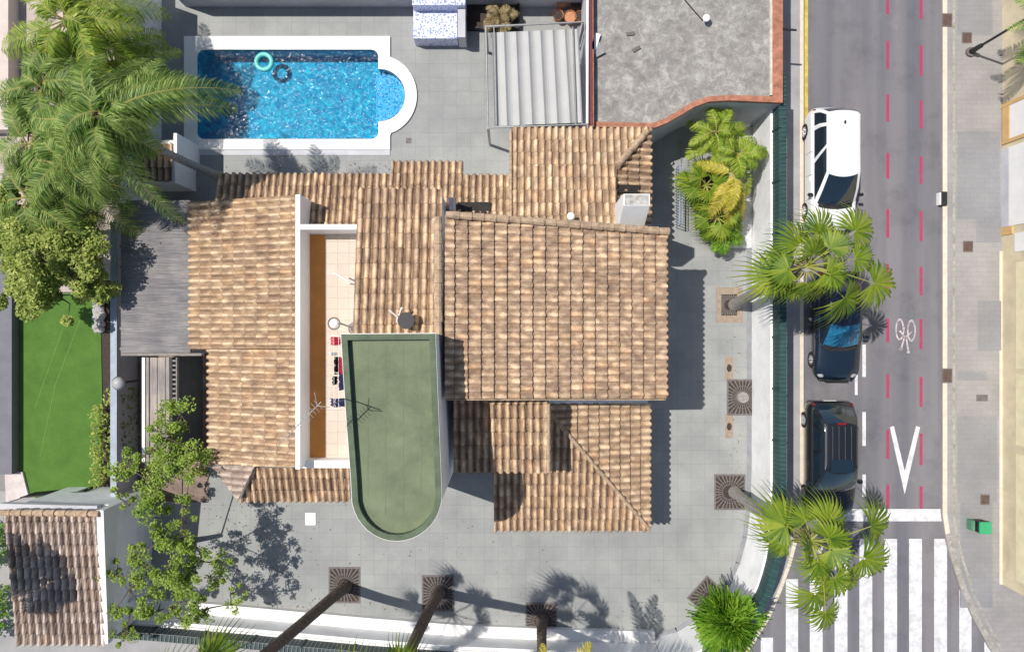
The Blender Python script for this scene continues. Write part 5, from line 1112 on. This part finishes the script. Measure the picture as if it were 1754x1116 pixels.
tree('garden_tree', 'open branched tree with scattered bright leaves right of the pavilion', P(330, 925), [(c + Vector((R.uniform(-.45, .45), R.uniform(-.45, .45), R.uniform(-.5, .2))) * (1 if k else 0), r_ * (.8 if k else 1)) for c, r_ in bl_ for k in range(4)], 8, 'broad', .05, 1150, .10, P(312, 925, 1.6))
# round bush at corner
def bush(label, base, c, r, seed, mat, n, size):
    rr = random.Random(seed); t = thing('round_bush', label, 'bush', base); trunk_mesh(base, c, .12, .09).build('trunk', 'trunk', t); mb = MB()
    for _ in range(n):
        v = Vector((rr.gauss(0, 1), rr.gauss(0, 1), rr.gauss(0, 1))).normalized(); v.z = abs(v.z) * .8 - .1; r_ = r * (1 + .35 * noise.noise(v * 2.2)); b = c + v * r_ * rr.uniform(.2, .75); e = c + (v + Vector((rr.uniform(-.2, .2), rr.uniform(-.2, .2), 0))) * r_ * rr.uniform(.8, 1.15) + Vector((0, 0, -.05)); s_ = v.cross(Vector((rr.random(), rr.random(), rr.random()))).normalized() * size
        mb.face([b - s_ * .5, b + s_ * .5, e + s_ * .7, e - s_ * .7])
    mb.build('crown', mat, t)
bush('round bright green bush on the patio corner beside the street wall', P(1225, 1020), P(1246, 1064, 2.3), 1.08, 5, 'bush', 4200, .035)
# ground cover beside the walls
def cover_plants(name, label, boxes, seed, mat, size=.07, dens=260):
    rr = random.Random(seed); mb = MB()
    for x0, y0, x1, y1, h in boxes:
        A = (x1 - x0) * (y1 - y0) / S / S
        for _ in range(int(A * dens)):
            p = P(rr.uniform(x0, x1), rr.uniform(y0, y1)) + Vector((0, 0, rr.uniform(.05, h))); leaf_cloud(mb, p, .08, 2, size, rr)
    o = mb.build(name, mat, origin=P((boxes[0][0] + boxes[0][2]) / 2, (boxes[0][1] + boxes[0][3]) / 2)); struct(o, 'stuff'); tag(o, label, 'plants')
cover_plants('climbing_plants', 'straggling dark climbing plants between the lawn wall and the timber walkway', [(208, 660, 240, 800, 1.2), (172, 690, 186, 830, .8), (330, 800, 360, 812, .3)], 1, 'olive')
cover_plants('creeper', 'dry reddish creeper over the corner of the reed canopy', [(208, 345, 216, 560, .2)], 2, 'dry')
cover_plants('hedge', 'dark green planting at the left edge beside the pavilion', [(-20, 890, 22, 960, 1.6), (-20, 1000, 24, 1080, 1.6)], 3, 'bush')
rr = random.Random(41); mb = MB()
for cx, cy, sx, sy, n in ((420, 930, 70, 80, 150), (520, 1030, 160, 14, 60), (900, 1050, 180, 14, 70), (1240, 400, 30, 30, 60), (240, 430, 30, 70, 36), (1262, 700, 14, 120, 40), (560, 285, 140, 6, 60), (700, 950, 300, 60, 60)):
    for _ in range(n):
        x, y = rr.gauss(cx, sx * .6), rr.gauss(cy, sy * .6)
        z = 2.57 if 208 < x < 325 and 345 < y < 600 else .012
        if z < 1 and (x > 1280 or y > 1070 or (x < 330) or (y < 270)): continue
        p = P(x, y, z); a = rr.uniform(0, 6.28); d = Vector((math.cos(a), math.sin(a), .1)) * rr.uniform(.02, .05); e = Vector((-d.y, d.x, .05)) * .6; mb.face([p - d, p + e, p + d, p - e])
o = struct(mb.build('fallen_leaves', 'dry', origin=P(600, 900)), 'stuff'); tag(o, 'small dry fallen leaves scattered over patio and reed canopy', 'leaves')
bpy.context.view_layer.update()
